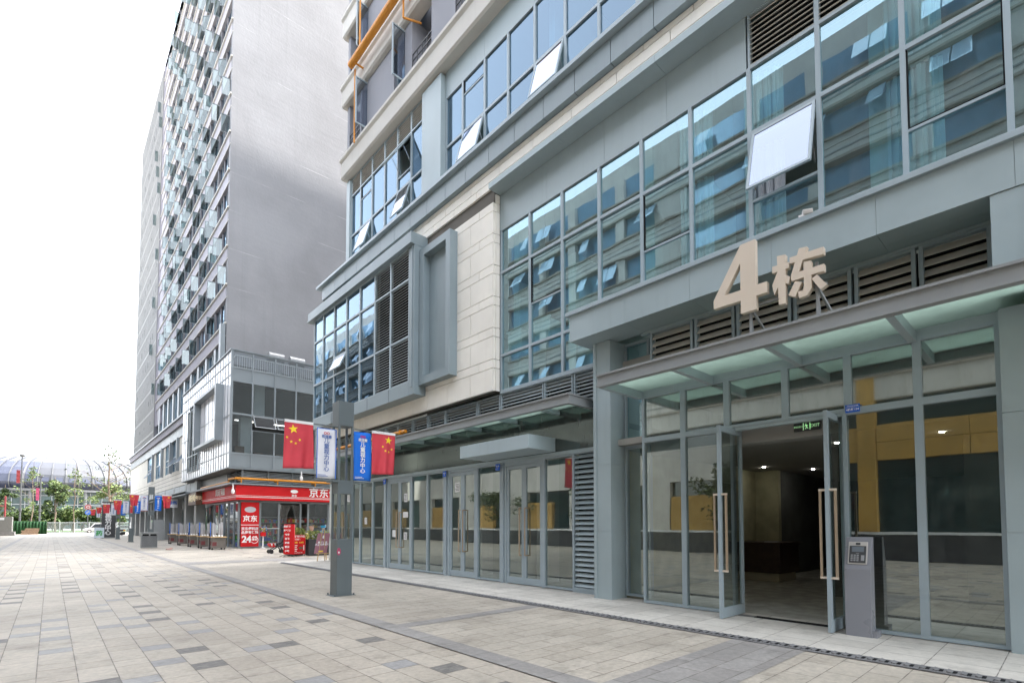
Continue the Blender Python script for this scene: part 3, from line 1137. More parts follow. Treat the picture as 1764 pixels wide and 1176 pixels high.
# framed blind panel
c = MB()
fx = 8.62
c.box(fx, 8.90, 12.28, 12.50, 6.05, 10.45)
c.box(fx, 8.90, 13.72, 13.98, 6.05, 10.45)
c.box(fx + .002, 8.90, 12.50, 13.72, 6.05, 6.30)
c.box(fx + .002, 8.90, 12.50, 13.72, 10.22, 10.45)
c.box(8.86, 8.895, 12.5, 13.72, 6.3, 10.22, 1)
part(c, "blind_frame", [M['panel2'], M['panel2']])

# --- fourth floor windows
A = [20.2, 19.35, 18.33, 17.30, 16.33, 15.37, 14.45]
for i in range(6):
    y1, y0 = A[i], A[i + 1]
    louvre(B4, y0, y1, 15.5, 16.25, 9.1, .085, 'slatw', depth=.45, tilt=.6)
    if i == 4:
        open_cell(B4, y0, y1, 13.75, 15.5, 9.1, G['up'], rad(32), 14.25)
    else:
        window(B4, y0, y1, 13.75, 15.5, 9.1, G['up'], split=14.95 if i == 1 else None)
    if i in (1, 4):
        open_cell(B4, y0, y1, 12.5, 13.75, 9.1, G['up'], rad(17), 12.56)
    else:
        window(B4, y0, y1, 12.5, 13.75, 9.1, G['up'])
c = MB()
each("window_pier", M['panel'], B4, (8.97, 9.3, 13.33, 14.45, 12.4, 16.2), (9.02, 9.3, 20.2, 20.5, 12.4, 16.2))
Bc = [13.30, 12.40, 11.32, 10.28, 9.22, 8.15, 7.1, 6.05, 5.0, 3.95, 2.9, 1.85]
for i in range(len(Bc) - 1):
    y1, y0 = Bc[i], Bc[i + 1]
    window(B4, y0, y1, 13.75, 15.42, 9.15, G['up'], split=14.95 if i == 1 else None)
    if i in (1, 4):
        open_cell(B4, y0, y1, 12.5, 13.75, 9.15, G['up'], rad(15), 12.56)
    else:
        window(B4, y0, y1, 12.5, 13.75, 9.15, G['up'])
c = MB()
for a, b in zip(Bc[::2], Bc[2::2] + [0.8]):
    c.box(9.155, 9.25, b + .003, a - .003, 15.42, 16.28)
part(c, "head_panels", M['panel'])

# --- cream cornices and the flats above
def cornice(z0, z1, y1=20.62):
    c = MB()
    pr = [(9.25, z0), (8.86, z0), (8.80, z0 + .06), (8.80, z1 - .22), (8.72, z1 - .14), (8.72, z1 - .03), (9.25, z1 + .03)]
    c.prism([(x, y1, z) for x, z in pr], (0, -24, 0))
    return part(c, "cornice", M['cream'])


for z0 in (16.28, 19.45, 22.55, 25.65):
    cornice(z0, z0 + .9)
c = MB()
for z0 in (17.18, 20.35, 23.45):
    z1 = z0 + 2.27
    # solid wall pieces between the openings (recesses at the balconies)
    for a, b in ((20.45, 20.25), (19.25, 19.12), (18.62, 16.45), (15.68, 15.2), (13.95, 12.6), (11.4, 9.3)):
        c.box(9.0, 9.3, b, a, z0, z1)
    for a, b in ((19.12, 18.62), (16.45, 15.68)):
        c.box(9.0, 9.3, b, a, z0, z0 + .25)
    for a, b in ((20.25, 19.25), (15.2, 13.95), (12.6, 11.4)):
        c.box(9.9, 10.0, b, a, z0, z1)
        c.box(9.3, 9.9, a, a + .05, z0, z1)
        c.box(9.3, 9.9, b - .05, b, z0, z1)
part(c, "flat_wall", M['lav'])
for z0 in (17.18, 20.35):
    z1 = z0 + 2.27
    for a, b in ((19.12, 18.62), (16.45, 15.68)):
        window(B4, b, a, z0 + .25, z1, 9.12, G['up'], fw=.04, name="flat_window")
    for (hy, sg) in ((18.62, 1), (15.70, 1)):
        s = MB()
        for (u0, u1, v0, v1) in ((0, .05, 0, 1.9), (.55, .6, 0, 1.9), (.05, .55, 0, .05), (.05, .55, 1.85, 1.9)):
            s.box(9.1 - u1, 9.1 - u0, hy - .02, hy + .02, z0 + .3 + v0, z0 + .3 + v1, 0)
        s.quad((9.05, hy, z0 + .35), (8.55, hy, z0 + .35), (8.55, hy, z0 + 2.15), (9.05, hy, z0 + 2.15), 1)
        part(s, "open_casement", [M['mull'], G['sashb']])
    for a, b in ((20.25, 19.25), (15.2, 13.95), (12.6, 11.4)):
        r = MB()
        for zz in (.95, .72, .12):
            r.box(9.02, 9.05, b, a, z0 + zz, z0 + zz + .035)
        n = int((a - b) / .28)
        for j in range(n + 1):
            yy = b + (a - b) * j / n
            r.box(9.022, 9.048, yy - .012, yy + .012, z0 + .1, z0 + .95)
        part(r, "balcony_railing", M['darkm'])
    d = MB()
    d.tube((9.75, 14.25, z0), (9.75, 14.25, z0 + 2.3), .07)
    part(d, "downpipe", M['steel'])
# yellow gas pipes
g = MB()
g.tube((8.45, 19.0, 20.02), (8.45, 2.0, 20.02), .13, 12)
for yy in (18.6, 15.0, 11.5):
    g.beam((8.45, yy, 19.86), (8.9, yy, 19.86), .05)
for (yy, za, zb) in ((18.55, 20.1, 28), (18.95, 16.9, 19.95)):
    g.tube((8.62, yy, za), (8.62, yy, zb), .035)
g.tube((8.62, 15.15, 19.2), (8.62, 15.15, 26), .035)
g.tube((8.62, 15.15, 19.2), (9.2, 14.9, 19.2), .035)
part(g, "gas_pipe", M['yellow'])
g = MB()
g.tube((8.62, 14.75, 4.68), (8.62, 22.2, 4.68), .062, 12)
for yy in (15.05, 18.0, 21):
    g.beam((8.62, yy, 4.60), (9.1, yy, 4.60), .05)
    g.box(8.54, 8.70, yy - .02, yy + .02, 4.60, 4.755)
part(g, "gas_pipe", M['yellow'])
# crumpled paper left on the sill
pp = MB()
pp.obox((8.32, 2.56, 6.29), (.04, .02, 0), (0, .07, .02), (-.01, 0, .03))
pp.obox((8.33, 2.64, 6.275), (.03, 0, .01), (0, .04, 0), (0, 0.01, .018))
tag(pp.build("crumpled_paper", M['white'], bevel=.01), "crumpled white paper lying on the overhang sill below the open window", "paper")

# --- big sign: numeral and character on a small frame
sg = thing("building_sign", "champagne metal numeral and character standing on the entrance canopy", "sign", (7.63, 2.9, 4.42))
d = MB()
X0 = 7.60


def yz(px):
    return [(X0, y, z) for y, z in px]


# numeral 4 (outer with the counter cut by splitting into convex pieces)
y0, zb = 3.69, 4.74
dep = (0.085, 0, 0)
P4 = lambda u, v: (3.69 - u, 4.76 + v)         # u to the right (towards -Y), v up
for poly in ([(0, .20), (.42, .20), (.42, .36), (.17, .36), (0, .33)],
             [(0, .33), (.17, .36), (.42, .77), (.42, 1.033)],
             [(.42, 0), (.645, 0), (.645, 1.05), (.43, 1.05), (.42, 1.033)],
             [(.645, .20), (.80, .20), (.80, .36), (.645, .36)]):
    d.prism(yz([P4(*p) for p in poly]), dep)
d.build("numeral", M['bronze'], sg)
d = MB()
SK = [[(2.746, 5.432), (2.633, 5.413), (2.645, 4.714), (2.734, 4.723)], [(2.812, 5.302), (2.592, 5.288), (2.594, 5.205), (2.814, 5.208)],
      [(2.75, 5.194), (2.695, 5.179), (2.74, 4.977), (2.794, 4.885), (2.818, 5.03)], [(2.648, 5.136), (2.579, 5.073), (2.604, 4.98), (2.651, 5.009)],
      [(2.579, 5.347), (2.157, 5.332), (2.159, 5.235), (2.581, 5.262)], [(2.459, 5.431), (2.356, 5.417), (2.464, 5.106), (2.565, 5.093)],
      [(2.567, 5.106), (2.157, 5.1), (2.159, 5.004), (2.563, 5.006)], [(2.405, 5.221), (2.311, 5.203), (2.314, 4.885), (2.407, 4.885)],
      [(2.314, 4.885), (2.314, 4.827), (2.371, 4.742), (2.472, 4.735), (2.487, 4.831), (2.419, 4.827), (2.407, 4.885)],
      [(2.518, 4.989), (2.433, 4.95), (2.522, 4.768), (2.608, 4.822)], [(2.245, 4.987), (2.127, 4.81), (2.207, 4.765), (2.311, 4.95)]]
for q, s_ in enumerate(SK):
    d.prism([(X0 + .0012 * q, a, b) for a, b in s_], (.085, 0, 0))
d.build("character", M['bronze'], sg)
d = MB()
for yy in (3.17, 2.27):
    d.beam((X0 + .11, yy, 4.42), (X0 + .11, yy, 5.2), .035)
    d.beam((X0 + .13, yy - .02, 4.42), (X0 + .11, yy + .02, 4.9), .03)
    d.beam((X0 + .11, yy, 4.85), (X0 + .55, yy - .12, 4.42), .03)
d.beam((X0 + .11, 3.3, 4.86), (X0 + .11, 2.15, 4.86), .03)
d.build("support_frame", M['steel'], sg)
# ================================================================ the tower beyond (building three)
def tower_render():
    """rendered gable wall: blotches, run-off streaks, faint pale board lines"""
    k = NT("gable_render")
    P, X, Y, Z = k.pos()
    a = k.noise(P, .22, 5, .6)
    c = k.mix(k.ramp(a, .3, .7), (.215, .217, .228), (.258, .262, .275))
    fr = k.math('FRACT', k.math('DIVIDE', k.math('ADD', Z, 1.2), 2.85))
    ln = k.math('LESS_THAN', fr, .022)
    on = k.ramp(k.noise(P, .16, 3, .6), .5, .6)
    c = k.mix(k.math('MULTIPLY', k.math('MULTIPLY', ln, on), .5), c, (.42, .42, .43))
    st = k.noise(P, 1.0, 5, .65, stretch=(2.2, 2.2, .05))
    c = k.mix(k.ramp(st, .55, .8, 0, .35), c, (.165, .168, .178))
    sl_ = k.noise(P, 1.0, 3, .5, stretch=(.5, .5, 4))
    k.bsdf(c, .7, 0, .3, k.bump(k.math('ADD', sl_, k.noise(P, 6, 3)), .25, .03))
    return k.m


M['greyw'] = tower_render()
T = thing("apartment_tower", "tall pale grey tower with rows of open windows above a glazed corner shop podium", "building", (12, 40, 0))


def tp(mb, name, mats, parent=None, **kw):
    return mb.build(name, mats, parent or T, **kw)


TX, TY0, TY1 = 9.0, 40.6, 73.5
c = MB()
c.box(TX + .45, 34, TY0 + .02, TY1, 13.3, 57.5)
c.box(TX + .02, 34.5, TY0, TY0 + .3, 13.2, 57.8)
tp(c, "tower_block", M['greyw'])
M['bandw'] = mat("pale_lavender_band", (0.36, 0.35, 0.39), 0.8, 0, 0.25, 0.05, 0.6, 0.1)
Z0, FH = 16.15, 2.85
NF = 15
c = MB()
for k in range(NF):
    z = Z0 + k * FH
    c.box(TX, TX + .5, TY0 + .3, TY1, z - 1.0, z)
    c.box(TX - .10, TX, TY0 - .02, TY1, z - .09, z + .02, 1)
    c.box(TX - .02, TX, TY0 - .01, TY1, z - 1.0, z - .94, 1)
c.box(TX - .05, TX + .5, TY0, TY1, Z0 + NF * FH - 1.0, 57.9)
c.box(TX - .08, TX + .5, TY1 - .1, TY1 + .1, 13.3, 57.9)
c.box(TX + .06, TX + .44, TY0 + .42 + int((TY1 - TY0 - .4) / 3.28) * 3.28, TY1 - .1, 13.3, 57.6)
tp(c, "spandrel_bands", [M['bandw'], M['cream']])
# windows: the nearest / lowest are individual parts, the far remainder one part
MW = 3.28
nb = int((TY1 - TY0 - .4) / MW)
M['wpier'] = mat("grey_window_pier", (0.16, 0.16, 0.18), 0.8)


def tower_window(ya, z, seed, mb=None):
    """one bay: recess, piers, glazing; ya = near edge"""
    rr = random.Random(seed)
    f = mb or MB()
    z1 = z + FH - 1.0
    f.box(TX + .05, TX + .5, ya, ya + .22, z, z1, 1)
    f.box(TX + .12, TX + .5, ya + 1.72, ya + 1.92, z, z1, 1)
    f.box(TX + .16, TX + .24, ya + .95, ya + 1.01, z, z1, 0)
    f.box(TX + .16, TX + .24, ya + 2.55, ya + 2.61, z, z1, 0)
    f.box(TX + .16, TX + .24, ya + .22, ya + 1.72, z, z + .06, 0)
    f.box(TX + .16, TX + .24, ya + 1.92, ya + MW, z, z + .06, 0)
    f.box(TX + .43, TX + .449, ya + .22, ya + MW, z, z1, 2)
    return f


def tower_panes(ya, z, g):
    z1 = z + FH - 1.0
    for a, b in ((.22, .95), (1.01, 1.72), (1.92, 2.55), (2.61, MW)):
        g.quad((TX + .2, ya + a, z + .06), (TX + .2, ya + a, z1), (TX + .2, ya + b, z1), (TX + .2, ya + b, z + .06))


def tower_sash(ya, z, side, ang, mb=None, m0=0):
    """casement swung out, hinged at y = ya (near-perpendicular to the wall)"""
    s = mb or MB()
    W, H = .66, 1.38
    dx, dy = -math.sin(ang), side * math.cos(ang)
    P = lambda u, v: Vector((TX + .16 + dx * u, ya + dy * u, z + .12 + v))
    n = Vector((dy, -dx, 0))
    for u0, u1, v0, v1 in ((0, .045, 0, H), (W - .045, W, 0, H), (.045, W - .045, 0, .045), (.045, W - .045, H - .045, H)):
        s.obox((P(u0, v0) + P(u1, v1)) / 2, Vector((dx, dy, 0)) * (u1 - u0) / 2, n * .02, (0, 0, (v1 - v0) / 2), m0)
    return s, [P(.045, .045), P(W - .045, .045), P(W - .045, H - .045), P(.045, H - .045)]


wins = []
for k in range(NF):
    for b in range(nb):
        wins.append((b + k * .55, k, b))
wins.sort()
f2, g2, s2 = MB(), MB(), MB()
for i, (_, k, b) in enumerate(wins):
    ya, z = TY0 + .42 + b * MW, Z0 + k * FH
    rr = random.Random(k * 31 + b)
    sp = []
    if rr.random() < .8:
        sp.append((ya + .24, 1, rad(78 + rr.random() * 14)))
    if rr.random() < .3:
        sp.append((ya + 1.98, 1, rad(40 + rr.random() * 30)))
    if i < 100:
        w = tp(tower_window(ya, z, i), "window", [M['tmull'], M['wpier'], M['intdark']])
        p = MB()
        tower_panes(ya, z, p)
        p.build("panes", G['up'], w)
        for (yy, sd, an) in sp:
            s, q = tower_sash(yy, z, sd, an)
            s.quad(*q, m=1)
            s.build("open_sash", [M['tmull'], G['sash']], w)
    else:
        tower_window(ya, z, i, f2)
        tower_panes(ya, z, g2)
        for (yy, sd, an) in sp:
            s, q = tower_sash(yy, z, sd, an, s2)
            s2.quad(*q, m=1)
o = tp(f2, "distant_window_frames", [M['tmull'], M['wpier'], M['intdark']]); o["kind"] = "stuff"
o = tp(g2, "distant_window_panes", G['up']); o["kind"] = "stuff"
o = tp(s2, "distant_open_sashes", [M['tmull'], G['sash']]); o["kind"] = "stuff"

# podium -----------------------------------------------------------
PX, PY = 8.62, 37.3
# south (glazed) face, X from PX to 24
sx = [PX + .10, 9.98, 11.42, 12.86, 14.3, 15.74, 17.2]
szl = [5.40, 6.35, 9.0, 11.2, 12.1, 13.22]
M['darkg'] = glass("podium_dark_glass", (0.42, 0.47, 0.50), 0.08, 0.0, 0.0008, (0.9, 0.95, 1.0))
M['dullg'] = glass('dull_sash_glass', (.42, .44, .47), .04, .0, 0, (.7, .75, .8), .12)
G['para'] = glass("parapet_glass", (0.55, 0.62, 0.64), 0.16, 0.02, 0.0, (0.9, 0.95, 1.0), 0.12)


def swin(x0, x1, z0, z1, y, g, solid=None, name="podium_window", fw=.05):
    f = MB()
    f.box(x0, x0 + fw, y, y + .1, z0, z1)
    f.box(x1 - fw, x1, y, y + .1, z0, z1)
    f.box(x0 + fw, x1 - fw, y + .002, y + .1, z0, z0 + fw)
    f.box(x0 + fw, x1 - fw, y + .002, y + .1, z1 - fw, z1)
    w = tp(f, name, [M['tmull']])
    MB().quad((x0 + fw, y + .05, z0 + fw), (x1 - fw, y + .05, z0 + fw), (x1 - fw, y + .05, z1 - fw), (x0 + fw, y + .05, z1 - fw)).build("pane", g, w)
    return w


for i in range(6):
    for j in range(5):
        g = [M['podp'], M['darkg'], M['darkg'], M['podp'], G['para']][j]
        if j == 1 and i in (1, 2):
            swin(sx[i], sx[i + 1], szl[1], 8.0, PY, M['darkg'])
            # awning sash swung out
            s = MB()
            x0, x1 = sx[i] + .05, sx[i + 1] - .05
            a = rad(35)
            D = Vector((0, -math.sin(a), -math.cos(a)))
            N = Vector((0, -math.cos(a), math.sin(a)))
            tpz = Vector((0, PY, 8.95))
            for u0, u1, v0, v1 in ((x0, x0 + .05, 0, 1.0), (x1 - .05, x1, 0, 1.0), (x0 + .05, x1 - .05, 0, .05), (x0 + .05, x1 - .05, .95, 1.0)):
                s.obox(tpz + D * (v0 + v1) / 2 + Vector(((u0 + u1) / 2, 0, 0)), ((u1 - u0) / 2, 0, 0), D * (v1 - v0) / 2, N * .02)
            q = [tpz + D * v + Vector((u, 0, 0)) for u, v in ((x0 + .05, .05), (x1 - .05, .05), (x1 - .05, .95), (x0 + .05, .95))]
            s.quad(*q, m=1)
            tp(s, "open_sash", [M['tmull'], M['dullg']])
        else:
            swin(sx[i], sx[i + 1], szl[j], szl[j + 1], PY, g)
c = MB()
c.box(PX, PX + .10, PY - .02, PY + .12, 5.38, 13.24)
c.box(PX - .04, 17.3, PY - .06, PY + .14, 13.24, 13.31)
c.box(PX - .04, PX + .12, PY + .14, 54.3, 13.24, 13.31)
c.box(PX, 17.3, PY, PY + .12, 5.30, 5.38)
tp(c, "corner_trim", M['tmull'])
c = MB()
c.box(PX + .1, 24, PY + .15, 54, 5.38, 5.6)
c.box(PX + .25, 24, PY + .4, 54, 8.98, 9.08)
c.box(PX + .12, 24, PY + .3, 54, 12.0, 12.15)
tp(c, "podium_slab", M['conc'])
c = MB()
c.box(PX + .2, 24, PY + 4.2, PY + 4.4, 5.6, 12)
tp(c, "podium_inner_wall", M['darkm'])
each("podium_inner_column", M['interior'], T, (9.5, 10.2, PY + .9, PY + 1.5, 5.6, 9), (13.2, 13.8, PY + 1.4, PY + 2.0, 5.6, 9), (10.4, 11.1, PY + 1.2, PY + 1.6, 9.1, 12))
c = MB()
for x in (9.1, 10.3, 11.7, 12.5, 14.1, 15.2):
    c.box(x, x + .55, PY + .5, PY + .9, 5.62, 6.7 + .25 * math.sin(x * 3))
tp(c, "stored_boxes", M['timber'])
each("ceiling_strip", M['light'], T, (9.4, 10.6, PY + 2, PY + 2.1, 8.9, 8.95), (12.0, 13.2, PY + 2, PY + 2.1, 8.9, 8.95), (11.4, 12.6, PY + 2, PY + 2.1, 11.9, 11.95))
c = MB()
for x in range(0, 60):
    xx = PX + .5 + x * .145
    c.box(xx - .012, xx + .012, PY + .5, PY + .53, 12.15, 13.05)
c.box(PX + .4, 17.3, PY + .48, PY + .54, 13.05, 13.1)
c.box(PX + .4, PX + .45, PY + .5, PY + 3.2, 13.05, 13.1)
tp(c, "roof_railing", M['white'])
c = MB()
for x in (11.25, 12.72):
    c = MB()
    c.tube((x, PY + 1.2, 13.62), (x + 1.05, PY + 1.2, 13.62), .36, 16)
    c.box(x + .1, x + .9, PY + 1.0, PY + 1.4, 12.15, 13.3)
    tp(c, "roof_duct", M['duct'])
# west face of the bay: slim fins and panels
c = MB()
zr = [5.40, 6.4, 8.9, 11.6, 12.5, 13.22]
yb0, yb1 = PY + .12, 53.9
n = 22
skip = lambda y, z: False
fins, pan, rails = MB(), MB(), MB()
for i in range(n):
    ya = yb0 + (yb1 - yb0) * i / n
    yb = yb0 + (yb1 - yb0) * (i + 1) / n
    for a, b in zip(zr, zr[1:]):
        inpan = (39.6 < (ya + yb) / 2 < 46.8 and 7.2 < (a + b) / 2 < 11.3)
        inlou = (46.9 < (ya + yb) / 2 < 51.2 and 5.9 < (a + b) / 2 < 11.3)
        if inlou:
            continue
        pan.box(PX + .05, PX + .10, ya + .01, yb - .01, a + .02, b - .02)
    fins.box(PX + .02, PX + .05, ya - .022, ya + .022, 5.40, 13.22)
for z in zr[:-1]:
    rails.box(PX + .015, PX + .05, yb0, yb1, z - .03, z + .03)
tp(fins, "facade_fins", M['tmull'])
M['pskywhite'] = mat("sky_white_glazed_panel", (0.80, 0.80, 0.84), 0.2, 0, 0.6, 0.05, 0.5)  # white of the reflected bright sky put into the base colour
tp(pan, "sky_white_panels", M['pskywhite'])
tp(rails, "facade_rails", M['tmull'])
for j in range(4):
    y0 = 46.95 + j * 1.06
    for a, b in ((6.0, 7.3), (7.3, 11.2)):
        louvre(T, y0, y0 + 1.06, a, b, PX - .06, .16, 'slat', depth=.4)
c = MB()
c.box(PX - .45, PX + .05, 39.3, 39.65, 7.4, 11.3)
c.box(PX - .45, PX + .05, 46.3, 46.6, 7.4, 11.3)
c.box(PX - .45, PX + .05, 39.65, 46.3, 7.4, 7.6)
c.box(PX - .45, PX + .05, 39.65, 46.3, 11.1, 11.3)
for yy in (41.0, 42.3, 43.6, 44.9):
    c.box(PX - .02, PX + .05, yy - .02, yy + .02, 7.6, 11.1)
c.box(PX - .021, PX + .05, 39.65, 46.3, 9.2, 9.25)
tp(c, "box_frame", M['podp'])
c = MB()
c.box(PX + .0, PX + .04, 39.65, 46.3, 7.6, 11.1)
tp(c, "box_glazing", M['pskywhite'])
# west face further along: bands and recessed windows
WX = 9.1
c = MB()
c.box(WX - .3, WX + .6, 53.95, 98, 10.95, 11.62)
tp(c, "podium_band", M['bandw'])
c = MB()
c.box(WX - .42, WX + .6, 53.95, 98.2, 11.62, 11.78)
c.box(WX - .1, WX + .6, 53.95, 98, 10.0, 10.95)
tp(c, "podium_cornice", M['tmull'])
c = MB()
c.box(WX, WX + .25, 53.95, 98, 5.3, 6.9)
for a, b in ((56.6, 58.2), (66.4, 67.6), (73.2, 74.6), (80.2, 98)):
    c.box(WX, WX + .25, a, b, 6.9, 10.0)
c.box(WX + .3, WX + 1, 53.95, 98, 5.3, 10.95)
for z in (5.7, 6.1, 6.5):
    c.box(WX - .004, WX, 53.95, 98, z, z + .03, 1)
tp(c, "podium_stone", [M['stone'], M['joint']])
for a, b, op in ((54, 56.6, 1), (58.2, 62.2, 1), (62.2, 66.4, 0), (67.6, 73.2, 0), (74.6, 77.2, 1), (77.2, 80.2, 0)):
    n = max(1, int((b - a) / 1.3))
    for j in range(n):
        y0, y1 = a + (b - a) * j / n, a + (b - a) * (j + 1) / n
        if op and j < 2:
            open_cell(T, y0, y1, 6.9, 8.4, WX + .05, G['up'], rad(35), 7.0, name="podium_window")
        else:
            window(T, y0, y1, 6.9, 8.4, WX + .05, G['up'], fw=.04, name="podium_window")
        window(T, y0, y1, 8.4, 10.0, WX + .05, G['up'], fw=.04, name="podium_window")
c = MB()
for yy in (53.98, 58.2, 62.2, 67.6, 74.6):
    each("window_surround", M['podp'], T, (WX - .25, WX + .3, yy - .12, yy + .12, 6.8, 10.02))
# floor under the tower (Z 11.8 - 15.1)
for j in range(11):
    y0 = 41 + j * 3.0
    window(T, y0 + .5, y0 + 1.7, 13.35 if y0 < 54 else 11.8, 15.1, TX + .2, G['up'], fw=.05, name="storey_window", split=14.0)
    window(T, y0 + 1.7, y0 + 2.9, 13.35 if y0 < 54 else 11.8, 15.1, TX + .2, G['up'], fw=.05, name="storey_window")
c = MB()
for j in range(12):
    y0 = 41 + j * 3.0 - .1
    each("storey_pier", M['podp'], T, (TX + .05, TX + .4, y0, y0 + .6, 11.8, 15.15))
c.box(TX + .38, TX + .42, 40.9, 73, 11.8, 15.15)
tp(c, "storey_lining", M['podp'])
c = MB()
c.box(TX - .35, TX - .05, TY0 - .05, TY0 + .45, 13.3, 16.0)
tp(c, "corner_panel", M['podp'])
# finned part of the tower, further away
F = thing("finned_tower", "pale tower with close vertical fins behind the tower of open windows", "building", (12, 84, 0))
FX = 8.85
c = MB()
c.box(FX + .04, 34, 73.5, 93, 11.7, 57.3)
c.build("tower_block", M['wpier'], F)
c = MB()
y = 73.55
while y < 93:
    c.box(FX - .02, FX + .039, y, y + .34, 11.75, 57.6)
    y += .62
o = c.build("vertical_fins", M['beigesl'], F)
c = MB()
rr = random.Random(3)
for k in range(16):
    z = 13.5 + k * 2.75
    for j in range(22):
        if rr.random() < .45:
            yy = 73.9 + j * .9 + rr.random() * .2
            c.box(FX - .03, FX + .02, yy, yy + .2, z + rr.random() * .6, z + .9)
    c.box(FX - .021, FX + .038, 73.5, 93, z - .9, z - .62, 1)
o = c.build("fin_slots", [M['darkm'], M['beigesl']], F)
for k in range(14):
    if k % 2 == 0 or k > 8:
        s, q = tower_sash(73.7 + (k % 3) * 1.4, 17 + k * 2.75, 1, rad(88))
        s.quad(*q, m=1)
        s.build("open_sash", [M['tmull'], G['sash']], F)

# ground floor arcade of the tower podium and the corner shop -------------
c = MB()
c.box(9.5, 24, 41.5, 98, 4.15, 5.3)
c.box(10.6, 24, 50, 98, 0, 4.15)
tp(c, "arcade_back_wall", M['steel'])
c = MB()
for yy in (50.2, 54.5, 60.5, 66, 71, 76, 81, 86, 91, 96):
    each("arcade_column", M['steel'], T, (9.1, 9.75, yy - .42, yy + .42, 0, 5.3))
for j in range(10):
    window(T, 51.2 + j * 4.4, 53.6 + j * 4.4, .05, 3.2, 10.45, G['shop'], fw=.07, name="arcade_window")
c = MB()
c.box(8.3, 9.6, 50.0, 97, 4.2, 4.36)
c.box(8.3, 8.36, 50.0, 97, 4.1, 4.42)
tp(c, "arcade_canopy", M['tmull'])
c = MB()
for j in range(18):
    y0 = 50 + j * 2.6
    c.box(9.12, 9.2, y0, y0 + 2.5, 4.5, 5.25)
tp(c, "arcade_louvres", M['slat'])
# louvres over the shop
SYF = 37.75
f = MB()
for i in range(5):
    x0 = 9.6 + i * 1.62
    f.box(x0 - .04, x0 + .04, SYF - .02, SYF + .1, 4.45, 5.30)
    for j in range(8):
        f.obox((x0 + .81, SYF + .06, 4.5 + j * .10), (.77, 0, 0), (0, .035, .03), (0, -.004, .005), 1)
f.box(9.55, 17.5, SYF + .12, SYF + .15, 4.4, 5.3, 2)
tp(f, "shop_louvre", [M['tmull'], M['slat'], M['black']])
f = MB()
for i in range(5):
    y0 = SYF + i * 1.6
    f.box(9.5, 9.6, y0 - .04, y0 + .04, 4.45, 5.30)
    for j in range(8):
        f.obox((9.56, y0 + .81, 4.5 + j * .10), (0, .77, 0), (.035, 0, .03), (-.004, 0, .005), 1)
f.box(9.62, 9.65, SYF, 46, 4.4, 5.3, 2)
tp(f, "shop_louvre", [M['tmull'], M['slat'], M['black']])
c = MB()
c.box(8.55, 17.6, 36.75, 38.0, 4.24, 4.34)
c.box(8.55, 9.7, 38.0, 50, 4.24, 4.34)
tp(c, "shop_canopy", M['tmull'])
g = MB()
g.tube((9.0, 37.0, 4.66), (17.2, 37.0, 4.66), .075, 10)
g.tube((9.0, 37.0, 4.66), (8.9, 38.4, 4.66), .075, 10)
g.tube((8.9, 38.4, 4.5), (8.9, 47, 4.5), .06, 10)
for x in (9.3, 11.6, 14.2):
    g.beam((x, 37.0, 4.58), (x, 37.7, 4.58), .07)
    g.box(x - .03, x + .03, 36.92, 37.08, 4.36, 4.6)
tp(g, "gas_pipe", M['yellow'])
# shop shell
c = MB()
c.box(9.5, 17.5, 37.75, 47.5, .0, .03)
tp(c, "shop_floor", M['lobfloor'])
c = MB()
c.box(9.5, 17.5, 38, 47.5, 3.7, 3.8)
tp(c, "shop_ceiling", M['conc'])
c = MB()
c.box(9.6, 17.5, 45, 45.2, 0, 3.8)
c.box(17.3, 17.5, 38, 45, 0, 3.8)
tp(c, "shop_wall", M['intdark'])
c = MB()
for i in range(4):
    each("strip_light", M['light'], T, (10.5 + i * 1.8, 11.7 + i * 1.8, 39.6, 39.66, 3.62, 3.68), (10.5 + i * 1.8, 11.7 + i * 1.8, 42.0, 42.06, 3.62, 3.68))
posts = MB()
for x in (9.40, 10.72, 11.95, 13.45, 14.0, 15.5, 17.2):
    posts.box(x - .06, x + .06, 37.7, 37.82, 0.03, 3.2)
posts.box(9.34, 17.3, 37.7, 37.82, 3.12, 3.24)
posts.box(9.34, 11.95, 37.702, 37.818, .03, .14)
for y in (38.9, 40.4, 41.6, 43.1, 44.6):
    posts.box(9.34, 9.46, y - .06, y + .06, 0.03, 3.2)
posts.box(9.342, 9.458, 37.82, 46, 3.12, 3.24)
tp(posts, "shop_frame", M['tmull'])
M['jdg'] = glass('corner_shop_glass', (.66, .68, .68), .07, 0, .0008, (.9, .95, 1), .03)
for a, b in ((10.78, 11.89), (14.06, 15.44), (15.56, 17.1)):
    MB().quad((a, 37.76, .1), (b, 37.76, .1), (b, 37.76, 3.12), (a, 37.76, 3.12)).build("shop_pane", M['jdg'], T)
for a, b in ((37.85, 38.84), (38.96, 40.34), (40.46, 41.54), (41.66, 43.04), (43.16, 44.54)):
    MB().quad((9.40, a, .1), (9.40, a, 3.12), (9.40, b, 3.12), (9.40, b, .1)).build("shop_pane", M['jdg'], T)
MB().box(10.78, 12.0, 37.66, 37.7, 1.30, 1.36).build("push_bar", M['chrome'], T)
c = MB()
for sd, (xa, xb) in enumerate(((12.02, 12.9), (12.9, 13.42))):
    n = 12
    for i in range(n):
        t0, t1 = i / n, (i + 1) / n
        def cx(t, z):
            w = (3.0 - z) / 3.0
            if sd == 0:
                return xa + (xb - xa) * t * (1 - .85 * w ** .7)
            return xb - (xb - xa) * (1 - t) * (1 - .6 * w ** .8) + w * .35
        for j in range(6):
            za, zb = .3 + j * .45, .3 + (j + 1) * .45
            yy = lambda t: 37.95 + .05 * math.sin(t * 40)
            c.quad((cx(t0, za), yy(t0), za), (cx(t1, za), yy(t1), za), (cx(t1, zb), yy(t1), zb), (cx(t0, zb), yy(t0), zb))
tp(c, "door_curtain", G['film'])
